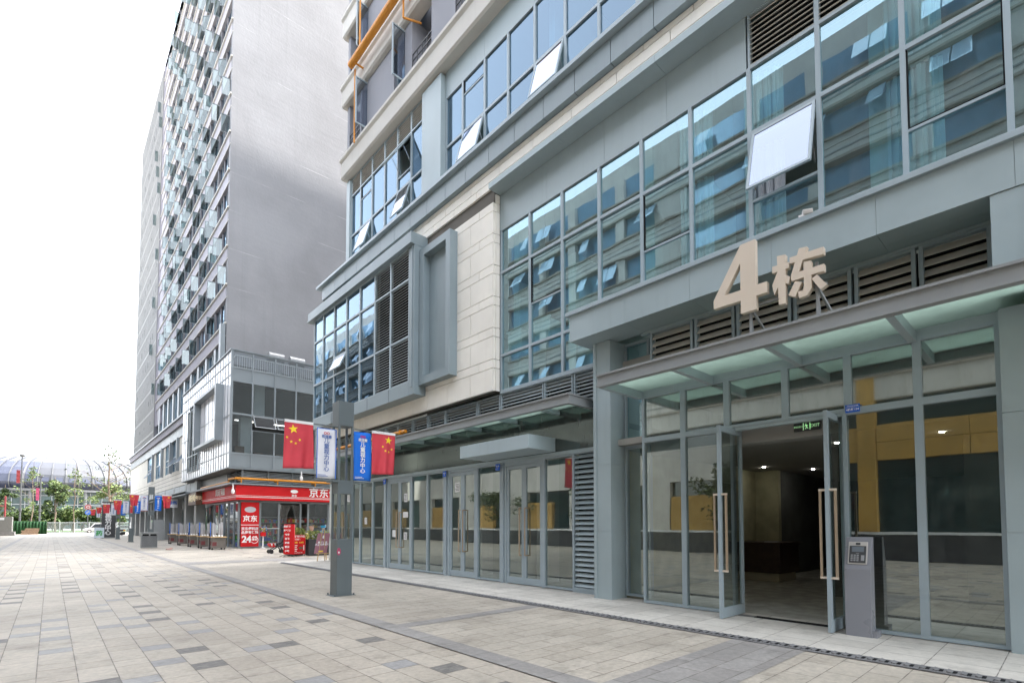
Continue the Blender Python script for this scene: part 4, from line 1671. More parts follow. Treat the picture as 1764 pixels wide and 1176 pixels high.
# shelves with goods
rr = random.Random(11)
gm = [mat("goods_%s" % n, c_, .5) for n, c_ in (("red", (.45, .05, .04)), ("white", (.6, .6, .58)), ("yellow", (.6, .45, .08)), ("blue", (.06, .12, .4)), ("green", (.08, .3, .1)), ("brown", (.2, .12, .07)))]
for k, (xa, xb, yy, dd) in enumerate(((10.7, 13.0, 40.5, .5), (13.6, 17, 41.2, .5), (10.2, 17, 44.6, .4), (14.2, 16.8, 38.6, .4), (10.9, 11.8, 38.3, .35))):
    tsh = thing("goods_shelf", ["grey goods shelf just behind the plastic door curtain", "goods shelf deep behind the seated people", "long wall shelf at the rear of the red fronted shop",
                                "low goods shelf against the glass behind the seated people", "low rack of blue crates and goods behind the push bar window"][k], "shelf", ((xa + xb) / 2, yy, 0))
    top = 2.1 if k in (0, 1, 2) else 1.15
    b = MB()
    nl = 5 if top > 2 else 3
    for j in range(nl + 1):
        b.box(xa, xb, yy, yy + dd, .05 + top * j / nl, .08 + top * j / nl)
    b.box(xa, xa + .04, yy + .001, yy + dd - .001, .03, top + .1)
    b.box(xb - .04, xb, yy + .001, yy + dd - .001, .03, top + .1)
    b.build("rack", M['steel'], tsh)
    gd = MB()
    for j in range(nl):
        x = xa + .06
        while x < xb - .2:
            w = .07 + rr.random() * .16
            gd.box(x, x + w * .92, yy + .03, yy + .03 + dd * .6, .085 + top * j / nl, .085 + top * j / nl + .12 + rr.random() * (top / nl - .2), 3 if k == 4 and j < 2 else rr.randrange(6))
            x += w
    o = gd.build("goods", gm, tsh); o["kind"] = "stuff"

# red shop sign wrapping the corner
sg = thing("shop_sign", "red fascia sign with white lettering wrapping the corner shop", "sign", (9.3, 37, 3.3))
c = MB()
c.box(9.0, 17.0, 36.95, 37.25, 3.25, 4.20)
c.box(9.0, 9.3, 37.25, 47.0, 3.25, 4.20)
c.build("sign_board", M['red'], sg)
c = MB()
for z, t in ((3.42, .035), (3.52, .02)):
    c.box(8.992, 17.0, 36.942, 36.949, z, z + t)
    c.box(8.99, 8.999, 36.95, 47.0, z, z + t)
add_text(c, "京东便利店", 0.72, (15.55, 36.94, 3.86), (1, 0, 0), (0, 0, 1), .004, bold=.012, spacing=1.02)
add_text(c, "京东", .19, (12.72, 36.94, 3.62), (1, 0, 0), (0, 0, 1), .004, bold=.004)
# plain oval emblem standing for the shop's mark
n = 20
pts = [(12.72 + .26 * math.cos(2 * PI * i / n), 36.936, 3.93 + .13 * math.sin(2 * PI * i / n)) for i in range(n)]
c.prism(pts, (0, .008, 0))
c.build("lettering", M['txtw'], sg)
c = MB()
add_text(c, "京东便利店", .55, (8.985, 41.2, 3.88), (0, -1, 0), (0, 0, 1), .004, bold=.012)
c.build("side_lettering", M['txtw'], sg)
ds = thing("snack_sign", "dark illuminated snack shop sign at the far end of the red fascia", "sign", (8.8, 47, 3.3))
c = MB()
c.box(8.55, 9.0, 47.05, 50, 3.2, 4.2)
c.build("sign_box", mat("brown_sign", (.10, .05, .025), .4), ds)
c = MB()
add_text(c, "卤味小吃", .62, (8.54, 48.5, 3.7), (0, -1, 0), (0, 0, 1), .01, bold=.02)
c.build("lettering", mat("cream_letters", (.85, .75, .5), .5), ds)
c = MB()
add_text(c, "卤味", .4, (8.78, 47.04, 3.7), (1, 0, 0), (0, 0, 1), .01, bold=.012)
c.build("side_lettering", bpy.data.materials["cream_letters"], ds)
# tall red panel
rp = thing("poster_panel", "tall red panel reading twenty-four hours beside the shop window", "sign", (10.05, 37.7, 0.1))
c = MB()
c.box(9.50, 10.62, 37.60, 37.69, .12, 3.12)
c.build("board", M['red'], rp)
c = MB()
xx, yy = 10.06, 37.596
add_text(c, "京东", .46, (xx, yy, 1.98), (1, 0, 0), (0, 0, 1), .003, bold=.010)
add_text(c, "京东便利店\n品质有保障", .215, (xx, yy, 1.19), (1, 0, 0), (0, 0, 1), .003, bold=.006, line=1.15)
add_text(c, "24", .62, (9.86, yy, .60), (1, 0, 0), (0, 0, 1), .003, bold=.02, spacing=.92)
add_text(c, "小时\n营业", .16, (10.36, yy, .66), (1, 0, 0), (0, 0, 1), .003, bold=.005)
c.box(9.50, 10.62, yy - .003, yy, 1.56, 1.60)
n = 22
for i in range(n):
    a0, a1 = 2 * PI * (i / n * .82 - .42), 2 * PI * ((i + 1) / n * .82 - .42)
    c.quad((10.36 + .24 * math.cos(a0), yy, .56 + .24 * math.sin(a0)), (10.36 + .24 * math.cos(a1), yy, .56 + .24 * math.sin(a1)),
           (10.36 + .205 * math.cos(a1), yy, .56 + .205 * math.sin(a1)), (10.36 + .205 * math.cos(a0), yy, .56 + .205 * math.sin(a0)))
c.build("lettering", M['txtw'], rp)
c = MB()
n = 24
pts = [(10.06 + .36 * math.cos(2 * PI * i / n), yy - .003, 2.62 + .20 * math.sin(2 * PI * i / n)) for i in range(n)]
c.prism(pts, (0, .003, 0))
c.build("plain_oval", mat("pale_grey_print", (.55, .56, .62), .5), rp)
# camera domes under the canopies
for k, (x, y, z) in enumerate(((8.75, 36.7, 4.24), (13.1, 36.7, 5.35))):
    cm = thing("security_camera", ["white camera hanging under the canopy at the corner of the red sign", "white camera hanging from the podium soffit behind the flags"][k], "camera", (x, y, z))
    c = MB()
    c.tube((x, y, z), (x, y, z - .35), .035)
    c.build("stem", M['white'], cm)
    c = MB()
    c.lathe((x, y, z - .75), [(.04, .1), (.09, .16), (.11, .26), (.09, .38), (.03, .44)], 12)
    c.build("housing", M['white'], cm, smooth=True)

# ================================================================ building across the plaza (seen in the glass)
O = thing("facing_building", "beige grey building with ochre ground floor panels, mirrored in the curtain wall", "building", (-11, 14, 0))
OX = -10.0
c = MB()
c.box(OX - 14, OX - .5, -34, 104, 0, 26.5)
c.build("core", M['oppw'], O)
c = MB()
c.box(OX - .45, OX, -34, 104, 0, 1.15, 1)
c.box(OX - .5, OX + .06, -34, 104, 1.15, 1.27, 2)
y = -34.0
while y < 12:
    c.box(OX - .45, OX + .04, y + .012, y + 1.588, 4.55, 5.34, 0)
    c.box(OX - .45, OX + .04, y + .012, y + 1.588, 5.36, 6.15, 0)
    y += 1.6
c.box(OX - .45, OX + .02, 12, 104, 4.2, 6.15, 3)
for y in (13.9, 20.2, 27, 34, 41, 49, 57, 65, 73):
    c.box(OX - .29, OX + .03, y, y + 2.6, 1.28, 3.3, 0)
    c.box(OX - .29, OX + .02, y + 2.7, y + 5.0, 1.28, 4.2, 3)
c.box(OX - .45, OX + .02, -34, 104, 7.35, 8.37, 3)
for y in (-9.5, -3.2, 6.4):
    c.box(OX - .4, OX + .10, y - .35, y + .35, 1.27, 8.4, 0)
c.build("base_panels", [M['ochre'], M['darkm'], M['white'], M['oppw']], O)
c = MB()
c.quad((OX - .3, -34, 1.27), (OX - .3, 104, 1.27), (OX - .3, 104, 4.55), (OX - .3, -34, 4.55))
c.quad((OX - .3, -34, 6.15), (OX - .3, 104, 6.15), (OX - .3, 104, 8.4), (OX - .3, -34, 8.4))
c.build("base_glazing", mat("dark_glazing", (.02, .042, .042), .08, 0, .7), O)
c = MB()
for k in range(6):
    z = 8.4 + k * 2.8
    c.box(OX - .5, OX, -34, 104, z, z + 1.15)
    c.box(OX - .5, OX + .14, -34, 104, z + 1.15, z + 1.27, 1)
    c.box(OX - .5, OX + .10, -34, 104, z - .02, z + .10, 1)
    c.box(OX - .5, OX + .03, -34, 104, z + .42, z + .50, 2)
    c.box(OX - .5, OX + .05, -34, 104, z + .78, z + .90, 3)
    y = -33.5
    j = 0
    while y < 103:
        w = .7 if (j % 4) else 2.2
        c.box(OX - .48, OX - .02, y, y + w, z + 1.15, z + 2.8)
        y += w + (3.6 if j % 2 else 2.4)
        j += 1
c.build("storey_walls", [M['oppw'], mat("opposite_sill", (.34, .30, .25), .7), M['steel'], M['cream']], O)
c = MB()
c.quad((OX - .34, -34, 9.4), (OX - .34, 104, 9.4), (OX - .34, 104, 25.3), (OX - .34, -34, 25.3))
c.build("storey_glazing", mat("opposite_glass", (.20, .36, .50), .10, 0.2, .8), O)  # blue of the sky it mirrors painted into the base colour
s = MB()
rr = random.Random(5)
for k in range(6):
    z = 9.7 + k * 2.8
    for j in range(44):
        y = -32 + j * 3.05 + rr.random()
        if rr.random() < .62:
            a = rad(22 + rr.random() * 12)
            for q in (0, .72)[:1 + (rr.random() < .5)]:
                yy = y + q
                s.quad((OX, yy, z + 1.35), (OX, yy + .66, z + 1.35), (OX + math.sin(a) * 1.2, yy + .66, z + 1.35 - math.cos(a) * 1.2), (OX + math.sin(a) * 1.2, yy, z + 1.35 - math.cos(a) * 1.2))
o = s.build("open_sashes", mat("sky_lit_sash", (.35, .5, .62), .08, 0.2, .8), O)
o["kind"] = "stuff"
# ================================================================ lamp posts with flags and banners
def lamp_post(label, group):
    t = thing("lamp_post", label, "lamp post", (0, 0, 0), group)
    c = MB()
    c.box(-.18, .18, -.18, .18, .0, 1.27)
    c.build("base", M['post'], t, bevel=.008)
    c = MB()
    c.box(-.26, .26, -.22, .22, 0.0, .012)
    for x in (-.22, .22):
        for y in (-.19, .19):
            c.tube((x, y, .012), (x, y, .05), .018, 6)
    c.build("base_plate", M['post'], t)
    for x in (-.155, .155):
        for y in (-.155, .155):
            b = MB()
            b.box(x - .022, x + .022, y - .022, y + .022, 1.27, 3.86)
            b.build("upright", M['post'], t)
    c = MB()
    c.box(-.17, .17, -.17, .17, 2.30, 2.58)
    c.box(-.30, .18, -.175, .175, 2.55, 2.60)
    c.build("cross_box", M['post'], t)
    c = MB()
    c.box(-.18, .18, -.18, .18, 3.84, 4.40)
    c.build("head", M['post'], t, bevel=.006)
    c = MB()
    c.tube((-.17, -.14, 3.80), (-1.36, -.14, 3.80), .014)
    c.tube((.17, -.14, 3.80), (1.30, -.14, 3.80), .014)
    c.tube((-.17, -.14, 2.58), (-.72, -.14, 2.58), .014)
    c.tube((.17, -.14, 2.58), (.66, -.14, 2.58), .014)
    c.build("banner_arm", M['post'], t)
    return t


def star(mb, cx, cz, r, rot, yf, m):
    pts = []
    for i in range(10):
        a = PI / 2 + rot + i * PI / 5
        q = r if i % 2 == 0 else r * .4
        pts.append((cx + q * math.cos(a), cz + q * math.sin(a)))
    for i in range(10):
        p, q = pts[i], pts[(i + 1) % 10]
        mb.add([(cx, yf(cx, cz), cz), (p[0], yf(*p), p[1]), (q[0], yf(*q), q[1])], [(0, 1, 2)], m)


def flag(x0, x1, ztop, zbot, y, label, seed, mirror=False, taper=0.0):
    t = thing("flag", label, "flag", ((x0 + x1) / 2, y, ztop), "red flags on the lamp posts")
    rr = random.Random(seed)
    p1, p2 = rr.random() * 6, rr.random() * 6
    lean = (rr.random() - .3) * .10
    w, h = x1 - x0, ztop - zbot

    def P(u, v):
        fold = .035 * v * math.sin(u * 9 + p1) + .02 * v * math.sin(u * 17 + p2 + v * 3)
        sag = -.025 * math.sin(u * PI) * 0
        return (x0 + u * w + lean * v * (u - .2) * .6 + taper * w * v * (.5 - u), y + fold * (1 + 2 * taper), ztop - v * h * (1 - .2 * taper * (1 + math.sin(p1))) + .03 * v * (u - .5) + sag)
    c = MB()
    n, m_ = 20, 18
    vs = [P(i / n, j / m_) for j in range(m_ + 1) for i in range(n + 1)]
    fs, ms = [], []
    c.add(vs, [(j * (n + 1) + i, j * (n + 1) + i + 1, (j + 1) * (n + 1) + i + 1, (j + 1) * (n + 1) + i) for j in range(m_) for i in range(n)], 0)
    o = c.build("cloth", M['redflag'], t, smooth=True)
    so = o.modifiers.new("thickness", 'SOLIDIFY')
    so.thickness = .004
    c = MB()
    c.box(x0, x1, y - .016, y + .016, ztop - .035, ztop + .025)
    c.build("hem", M['white'], t)
    s = MB()

    def put(u, v, r, rot):
        pts = []
        for i in range(10):
            a = PI / 2 + rot + i * PI / 5
            q = r if i % 2 == 0 else r * .40
            pts.append((u + q * math.cos(a) / w, v - q * math.sin(a) / h))
        c0 = Vector(P(u, v)) + Vector((0, -.009, 0))
        for i in range(10):
            a, b = pts[i], pts[(i + 1) % 10]
            s.add([c0, Vector(P(*a)) + Vector((0, -.009, 0)), Vector(P(*b)) + Vector((0, -.009, 0))], [(0, 1, 2)], 0)
    k = w
    if not mirror:
        put(.30, .17, .17 * k, .15)
        for u, v, r_ in ((.10, .35, .5), (.23, .44, .1), (.38, .47, -.2), (.52, .39, .3)):
            put(u, v, .055 * k, r_)
    else:
        put(.70, .17, .17 * k, -.1)
        for u, v, r_ in ((.46, .33, .5), (.56, .43, .1), (.72, .45, -.2), (.86, .38, .3)):
            put(u, v, .055 * k, r_)
    s.build("stars", M['star'], t)
    return t


def banner(x0, x1, ztop, zbot, y, label, blue, detail=True):
    t = thing("banner", label, "banner", ((x0 + x1) / 2, y, ztop), "clinic banners on the lamp posts")
    c = MB()
    n, m_ = 6, 12
    c.add([(x0 + (x1 - x0) * i / n, y + .012 * math.sin(i * 1.3 + j * .5), ztop + (zbot - ztop) * j / m_) for j in range(m_ + 1) for i in range(n + 1)],
          [(j * (n + 1) + i, j * (n + 1) + i + 1, (j + 1) * (n + 1) + i + 1, (j + 1) * (n + 1) + i) for j in range(m_) for i in range(n)])
    o = c.build("cloth", M['blue'] if blue else M['wcloth'], t, smooth=True)
    so = o.modifiers.new("thickness", 'SOLIDIFY')
    so.thickness = .003
    c = MB()
    yt = y - .018
    xm = (x0 + x1) / 2
    w, h = x1 - x0, ztop - zbot
    if detail:
        add_text(c, "\n".join("儿童视力中心"), .128 * w / .44, (xm, yt, zbot + h * .47), (1, 0, 0), (0, 0, 1), .001, bold=.003 if blue else .0015, line=.98)
        add_text(c, "视佳童", .075 * w / .44, (xm, yt, ztop - h * .165), (1, 0, 0), (0, 0, 1), .001, bold=.002)
        for j, ww in enumerate((.52, .42)):
            c.box(x0 + w * .06, x0 + w * (.06 + ww), yt - .001, yt, zbot + .045 + j * .03, zbot + .055 + j * .03)
        c.box(xm - w * .14, xm + w * .14, yt - .001, yt, ztop - h * .205, ztop - h * .20)
    else:
        for j in range(6):
            zc = ztop - h * (.30 + j * .105)
            c.box(xm - w * .16, xm + w * .16, yt - .001, yt, zc - .03, zc + .03)
    c.build("lettering", M['txtw'] if blue else M['bluetxt'], t)
    c = MB()
    for sx in (-1, 1):
        cx, cz = xm + sx * w * .075, ztop - h * .095
        for i in range(14):
            a0, a1 = 2 * PI * i / 14, 2 * PI * (i + 1) / 14
            c.quad((cx + .055 * w * math.cos(a0) * 1.3, yt, cz + .055 * w * math.sin(a0) * 1.3), (cx + .055 * w * math.cos(a1) * 1.3, yt, cz + .055 * w * math.sin(a1) * 1.3),
                   (cx + .035 * w * math.cos(a1) * 1.2, yt, cz + .035 * w * math.sin(a1) * 1.2), (cx + .035 * w * math.cos(a0) * 1.2, yt, cz + .035 * w * math.sin(a0) * 1.2))
    c.build("spectacles_mark", M['red'], t)
    if not blue:
        c = MB()
        for a, b in ((x0, x0 + .016), (x1 - .016, x1)):
            c.box(a, b, yt - .001, yt + .001, zbot, ztop)
        c.box(x0, x1, yt - .0012, yt + .0008, ztop - .012, ztop)
        c.build("blue_border", M['blue'], t)
    return t


posts_xy = [(4.94, 11.25), (5.54, 46.2), (5.5, 58), (5.5, 70.3), (5.52, 82), (5.52, 94)]
plab = ["near grey square lamp post standing in front of the shop doors", "grey lamp post beside the slatted litter bin", "second grey lamp post beyond the litter bin",
        "grey lamp post just in front of the black vertical sign", "grey lamp post half hidden behind the black vertical sign", "farthest grey lamp post of the flag row near the road"]
order = ["on the near lamp post", "on the lamp post by the litter bin", "on the second lamp post past the bin", "on the lamp post by the black sign", "on the lamp post behind the black sign", "on the farthest lamp post"]
proto = lamp_post(plab[0], "grey lamp posts with flags")
for i, (x, y) in enumerate(posts_xy):
    o = proto if i == 0 else copy_tree(proto)
    o.location = (x, y, 0)
    o["label"] = plab[i]
for i, (x, y) in enumerate(posts_xy):
    near = i == 0
    d = i < 3
    yy = y - .14
    hb = 2.80 if near else 2.95
    flag(x - 1.34, x - .74, 3.80, 2.80, yy, "red starred flag by the white banner " + order[i], i * 3 + 1, taper=0 if near else .15 + .4 * ((i * 37) % 10) / 10)
    banner(x - .66, x - .22, 3.73, 2.62, yy, "white banner with blue characters " + order[i], False, d)
    banner(x + .20, x + .63, 3.75, 2.62, yy, "blue banner with white characters " + order[i], True, d)
    flag(x + .65, x + 1.26, 3.80, 2.80, yy, "red starred flag by the blue banner " + order[i], i * 3 + 2, True, taper=0 if near else .1 + .45 * ((i * 53 + 4) % 10) / 10)
sk = thing("round_sticker", "small pink and red sticker on the near lamp post base", "sticker", (4.80, 11.06, 1.02))
c = MB()
c.prism([(4.80 + .045 * math.cos(a * PI / 7), 11.064, 1.0 + .085 * math.sin(a * PI / 7)) for a in range(14)], (0, .004, 0))
c.build("disc", M['pink'], sk)
c = MB()
c.box(4.785, 4.815, 11.061, 11.063, .96, 1.0)
c.build("print", M['white'], sk)

# ================================================================ access kiosk
kx, ky = 8.62, 2.12
k = thing("access_kiosk", "grey metal keypad pillar standing beside the open entrance door", "kiosk", (kx, ky, 0))
c = MB()
prof = [(8.60, 0.0), (8.60, .96), (8.735, 1.42), (8.80, 1.42), (8.80, 0.0)]
c.prism([(x, 1.955, z) for x, z in prof], (0, .325, 0))
c.build("pillar", M['kiosk'], k, bevel=.006)
MB().box(8.62, 8.84, 1.90, 1.955, 0, .10).build("foot", M['kiosk'], k)
fo = Vector((8.6675, 2.1175, 1.19))
fz = Vector((.135, 0, .46)).normalized()
fn = Vector((-fz.z, 0, fz.x))
Yv = Vector((0, 1, 0))


def kpl(u0, u1, v0, v1, d, t, mb, m=0):
    mb.obox(fo + fn * (d) + Yv * -(u0 + u1) / 2 + fz * (v0 + v1) / 2, Yv * (u1 - u0) / 2, fz * (v1 - v0) / 2, fn * t, m)


c = MB()
kpl(-.118, .118, -.165, .165, .006, .008, c)
c.build("bezel", M['kbez'], k, bevel=.002)
c = MB()
kpl(-.102, .102, -.148, .102, .016, .003, c)
kpl(-.028, .028, .118, .150, .016, .003, c)
c.build("keypad_panel", M['darkm'], k)
c = MB()
kpl(-.07, .075, .012, .088, .0205, .0015, c)
c.build("screen", M['screen'], k)
c = MB()
for r in range(4):
    for q in range(3):
        kpl(-.082 + q * .036, -.056 + q * .036, -.045 - r * .026, -.028 - r * .026, .021, .002, c)
kpl(.045, .085, -.115, -.035, .0205, .0015, c)
kpl(-.02, .02, -.012, -.006, .0205, .0015, c)
c.build("keys", M['keys'], k)

# ================================================================ boards in front of the corner shop
rs = thing("tall_menu_stand", "tall red two sided menu stand on a black wire foot", "sign stand", (8.75, 26.4, 0))
c = MB()
c.prism([(8.55, 26.2, .14), (8.98, 26.0, .14), (8.98, 26.0, 1.62), (8.55, 26.2, 1.62)], (.14, .30, 0))
c.build("board", M['red'], rs)
c = MB()
dx = Vector((.43, -.2, 0)).normalized()
for j in range(7):
    add_text(c, ["肥肠粉", "酸辣粉", "抄手", "豆花", "凉面", "冒菜", "小吃"][j], .105, Vector((8.69, 26.125, 1.5 - j * .2)) + Vector((-.003, -.006, 0)), dx, (0, 0, 1), .001, bold=.003)
c.build("lettering", M['txtw'], rs)
c = MB()
for a in range(5):
    c.beam((8.80, 26.25, .16), (8.80 + .42 * math.cos(a * 1.26), 26.25 + .42 * math.sin(a * 1.26), .02), .02)
c.build("wire_foot", M['darkm'], rs)
rs = thing("price_board", "low red price board with white and yellow lettering by the planter", "sign stand", (9.35, 26.6, 0))
c = MB()
c.box(9.02, 9.72, 26.5, 26.54, .10, 1.08)
c.build("board", M['red'], rs)
c = MB()
add_text(c, "新鲜味小吃", .13, (9.37, 26.496, .99), (1, 0, 0), (0, 0, 1), .001, bold=.004)
c.build("heading", M['txtw'], rs)
c = MB()
add_text(c, "招牌套餐", .09, (9.30, 26.496, .85), (1, 0, 0), (0, 0, 1), .001, bold=.002)
c.build("subheading", M['txtw'], rs)
c = MB()
for j in range(4):
    c.box(9.07, 9.32 - .03 * (j % 2), 26.494, 26.496, .52 - j * .09, .56 - j * .09)
c.build("menu_lines", M['txtw'], rs)
c = MB()
c.box(9.62, 9.66, 26.494, 26.496, .30, .56)
c.build("side_stroke", M['txtw'], rs)
c = MB()
add_text(c, "川味特色小吃", .07, (9.37, 26.496, .17), (1, 0, 0), (0, 0, 1), .001)
c.build("lettering", M['txtw'], rs)
c = MB()
add_text(c, "7.8元   8.8元", .10, (9.37, 26.496, .69), (1, 0, 0), (0, 0, 1), .001, bold=.003)
c.build("prices", M['txty'], rs)
c = MB()
c.prism([(9.50 + .11 * math.cos(a * PI / 8), 26.495, .42 + .07 * math.sin(a * PI / 8)) for a in range(16)], (0, .003, 0))
c.build("dish_picture", M['timber'], rs)
c = MB()
for x in (9.06, 9.68):
    c.beam((x, 26.52, 0), (x, 26.52, .1), .03)
    c.beam((x, 26.56, .9), (x, 26.95, .0), .025)
c.build("legs", M['darkm'], rs)
es = thing("easel_board", "mauve poster leaning on a wooden easel beside the shop corner", "easel", (8.95, 22.4, 0))
fo2 = Vector((8.93, 22.35, .78))
ux = Vector((.52, 0, .0))
uz = Vector((.12, .10, .44))
c = MB()
c.obox(fo2, ux * .53, uz, Vector((0, -.012, .003)))
c.build("poster", M['mauve'], es)
c = MB()
nrm = Vector((0, -.02, .004))
add_text(c, "美好小店\n不止优惠套餐", .105, fo2 + nrm * 1.0 + Vector((0, 0, -.02)), (1, 0, 0), uz, .001, bold=.003)
pp_ = [fo2 + nrm + uz * .62 + Vector((.045 * math.cos(a * PI / 6), 0, 0)) + uz.normalized() * .08 * math.sin(a * PI / 6) for a in range(12)]
c.prism(pp_, (0, -.002, 0))
c.build("lettering", M['txtw'], es)
c = MB()
c.obox(fo2 + nrm - uz * .8, (.1, 0, 0), uz * .07, (0, .001, 0))
c.build("gold_blur", M['txty'], es)
c = MB()
c.beam((8.66, 22.2, 0), (8.99, 22.45, 1.45), .03)
c.beam((9.0, 22.2, 0), (9.06, 22.45, 1.42), .03)
c.beam((9.36, 22.9, 0), (9.05, 22.48, 1.45), .03)
c.beam((8.62, 22.25, .34), (9.2, 22.25, .34), .04)
c.build("easel_frame", M['wood'], es)


# ---- leaf helper
def leaves(mb, c, r, n, size, rng, squash=(1, 1, 1), m=0, nm=3):
    for _ in range(n):
        while True:
            p = Vector((rng.uniform(-1, 1), rng.uniform(-1, 1), rng.uniform(-1, 1)))
            if p.length < 1:
                break
        p = p.normalized() * (p.length ** .6)
        q = Vector(c) + Vector((p.x * squash[0], p.y * squash[1], p.z * squash[2])) * r
        a = Vector((rng.gauss(0, 1), rng.gauss(0, 1), rng.gauss(0, .6))).normalized()
        b = a.cross(Vector((rng.gauss(0, 1), rng.gauss(0, 1), rng.gauss(0, 1)))).normalized()
        s = size * rng.uniform(.6, 1.3)
        mb.add([q - a * s, q + b * s * .5, q + a * s, q - b * s * .5], [(0, 1, 2, 3)], rng.randrange(nm))


LM = [M['leaf'], M['leafl'], M['leafd']]
rg = random.Random(21)
for j, (xa, xb, y, lab) in enumerate(((9.02, 9.74, 26.85, "dark planter box of bushy green plants behind the price board"), (9.82, 11.5, 26.3, "dark planter box of bushy green plants behind the easel"))):
    t = thing("planter_box", lab, "planter", ((xa + xb) / 2, y, 0), "planters in front of the corner shop")
    c = MB()
    c.box(xa, xb, y, y + .45, .02, .82)
    c.box(xa - .02, xb + .02, y - .02, y + .47, .78, .84)
    c.build("trough", M['planter'], t)
    pl = thing("bushy_plant", ["bushy green plant spilling over the planter behind the price board", "bushy green plant spilling over the planter behind the easel"][j], "plant", ((xa + xb) / 2, y, .8))
    c = MB()
    for q in range(9):
        leaves(c, (xa + (xb - xa) * (q + .5) / 9, y + .2 + rg.uniform(-.1, .1), (1.12 if j == 0 else 1.0) + rg.uniform(-.05, .12)), .24, 120, .06, rg, m=0)
    c.build("foliage", [M['pleaf'], M['pleafl'], M['pleafl']], pl)
    c = MB()
    for q in range(6):
        xx = xa + (xb - xa) * (q + .5) / 6
        c.tube((xx, y + .22, .8), (xx + rg.uniform(-.05, .05), y + .2, 1.05), .008, 5)
    c.build("stem", M['bark'], pl)


# ---- seated people behind the planters
def skin_mesh(joints, bones, name, m, parent, lv=2):
    me = bpy.data.meshes.new(name)
    me.from_pydata([j[:3] for j in joints], bones, [])
    o = bpy.data.objects.new(name, me)
    COL.objects.link(o)
    sk_ = o.modifiers.new("skin", 'SKIN')
    for i, j in enumerate(joints):
        me.skin_vertices[0].data[i].radius = (j[3], j[4] if len(j) > 4 else j[3])
    me.skin_vertices[0].data[0].use_root = True
    su = o.modifiers.new("sub", 'SUBSURF')
    su.levels = su.render_levels = lv
    dg = bpy.context.evaluated_depsgraph_get()
    m2 = bpy.data.meshes.new_from_object(o.evaluated_get(dg))
    bpy.data.objects.remove(o)
    bpy.data.meshes.remove(me)
    m2.name = name
    m2.materials.clear()
    m2.materials.append(m)
    for p in m2.polygons:
        p.use_smooth = True
    o = bpy.data.objects.new(name, m2)
    COL.objects.link(o)
    adopt(o, parent)
    return o


def seated(label, x, y, shirt, trousers, hair, seed):
    """person on a low stool facing +Y (back to the camera); seat 0.5 m"""
    t = thing("person", label, "person", (x, y, 0))
    J = lambda *a: (x + a[0], y + a[1], a[2]) + tuple(a[3:])
    j = [J(0, 0, .58, .15, .12), J(0, .02, .82, .14, .10), J(0, .03, 1.05, .17, .11), J(0, .03, 1.17, .06), J(0, .05, 1.26, .055), J(0, .07, 1.38, .095, .11), J(0, .07, 1.47, .07),
         J(-.21, .03, 1.10, .06), J(-.26, .06, .86, .045), J(-.16, .30, .80, .038), J(-.12, .40, .80, .03),
         J(.21, .03, 1.10, .06), J(.26, .06, .86, .045), J(.16, .30, .80, .038), J(.12, .40, .80, .03),
         J(-.12, .18, .56, .085), J(-.13, .44, .54, .06), J(-.13, .46, .28, .05), J(-.13, .46, .09, .04), J(-.13, .58, .05, .04),
         J(.12, .18, .56, .085), J(.13, .44, .54, .06), J(.13, .46, .28, .05), J(.13, .46, .09, .04), J(.13, .58, .05, .04)]
    b = [(0, 1), (1, 2), (2, 3), (3, 4), (4, 5), (5, 6), (2, 7), (7, 8), (8, 9), (9, 10), (2, 11), (11, 12), (12, 13), (13, 14), (0, 15), (15, 16), (16, 17), (17, 18), (18, 19), (0, 20), (20, 21), (21, 22), (22, 23), (23, 24)]
    skin_mesh(j, b, "body", M['skin'], t)
    s = [J(0, 0, .55, .17, .14), J(0, .02, .82, .16, .12), J(0, .03, 1.05, .19, .13), J(0, .03, 1.15, .08), J(-.22, .03, 1.09, .08), J(-.27, .06, .87, .062), J(-.2, .22, .82, .052), J(.22, .03, 1.09, .08), J(.27, .06, .87, .062), J(.2, .22, .82, .052)]
    skin_mesh(s, [(0, 1), (1, 2), (2, 3), (2, 4), (4, 5), (5, 6), (2, 7), (7, 8), (8, 9)], "shirt", shirt, t)
    tr = [J(0, 0, .57, .16, .13), J(-.12, .18, .56, .098), J(-.13, .44, .54, .075), J(-.13, .46, .28, .062), J(-.13, .46, .13, .055), J(.12, .18, .56, .098), J(.13, .44, .54, .075), J(.13, .46, .28, .062), J(.13, .46, .13, .055)]
    skin_mesh(tr, [(0, 1), (1, 2), (2, 3), (3, 4), (0, 5), (5, 6), (6, 7), (7, 8)], "trousers", trousers, t)
    h = [J(0, .05, 1.40, .115, .125), J(0, .06, 1.48, .09), J(0, -.02, 1.30, .08), J(0, -.03, 1.20, .055)]
    skin_mesh(h, [(0, 1), (0, 2), (2, 3)], "hair", hair, t)
    f = MB()
    f.lathe((x, y + .185, 1.375), [(.002, -.01), (.016, 0), (.004, .05)], 6)
    for sx in (-.035, .035):
        f.lathe((x + sx, y + .17, 1.40), [(.002, -.008), (.010, 0), (.002, .008)], 6)
    f.box(x - .025, x + .025, y + .172, y + .178, 1.325, 1.333)
    f.build("face", M['skin'], t)
    st_ = thing("stool", "low dark stool under the person in the %s" % ("yellow shirt" if seed == 1 else "blue and white jacket"), "stool", (x, y, 0))
    c = MB()
    c.box(x - .17, x + .17, y - .17, y + .17, .43, .47)
    c.build("seat", M['timber'], st_)
    for sx in (-.14, .14):
        for sy in (-.14, .14):
            c = MB()
            c.beam((x + sx, y + sy, 0), (x + sx, y + sy, .43), .03)
            c.build("leg", M['darkm'], st_)
    return t


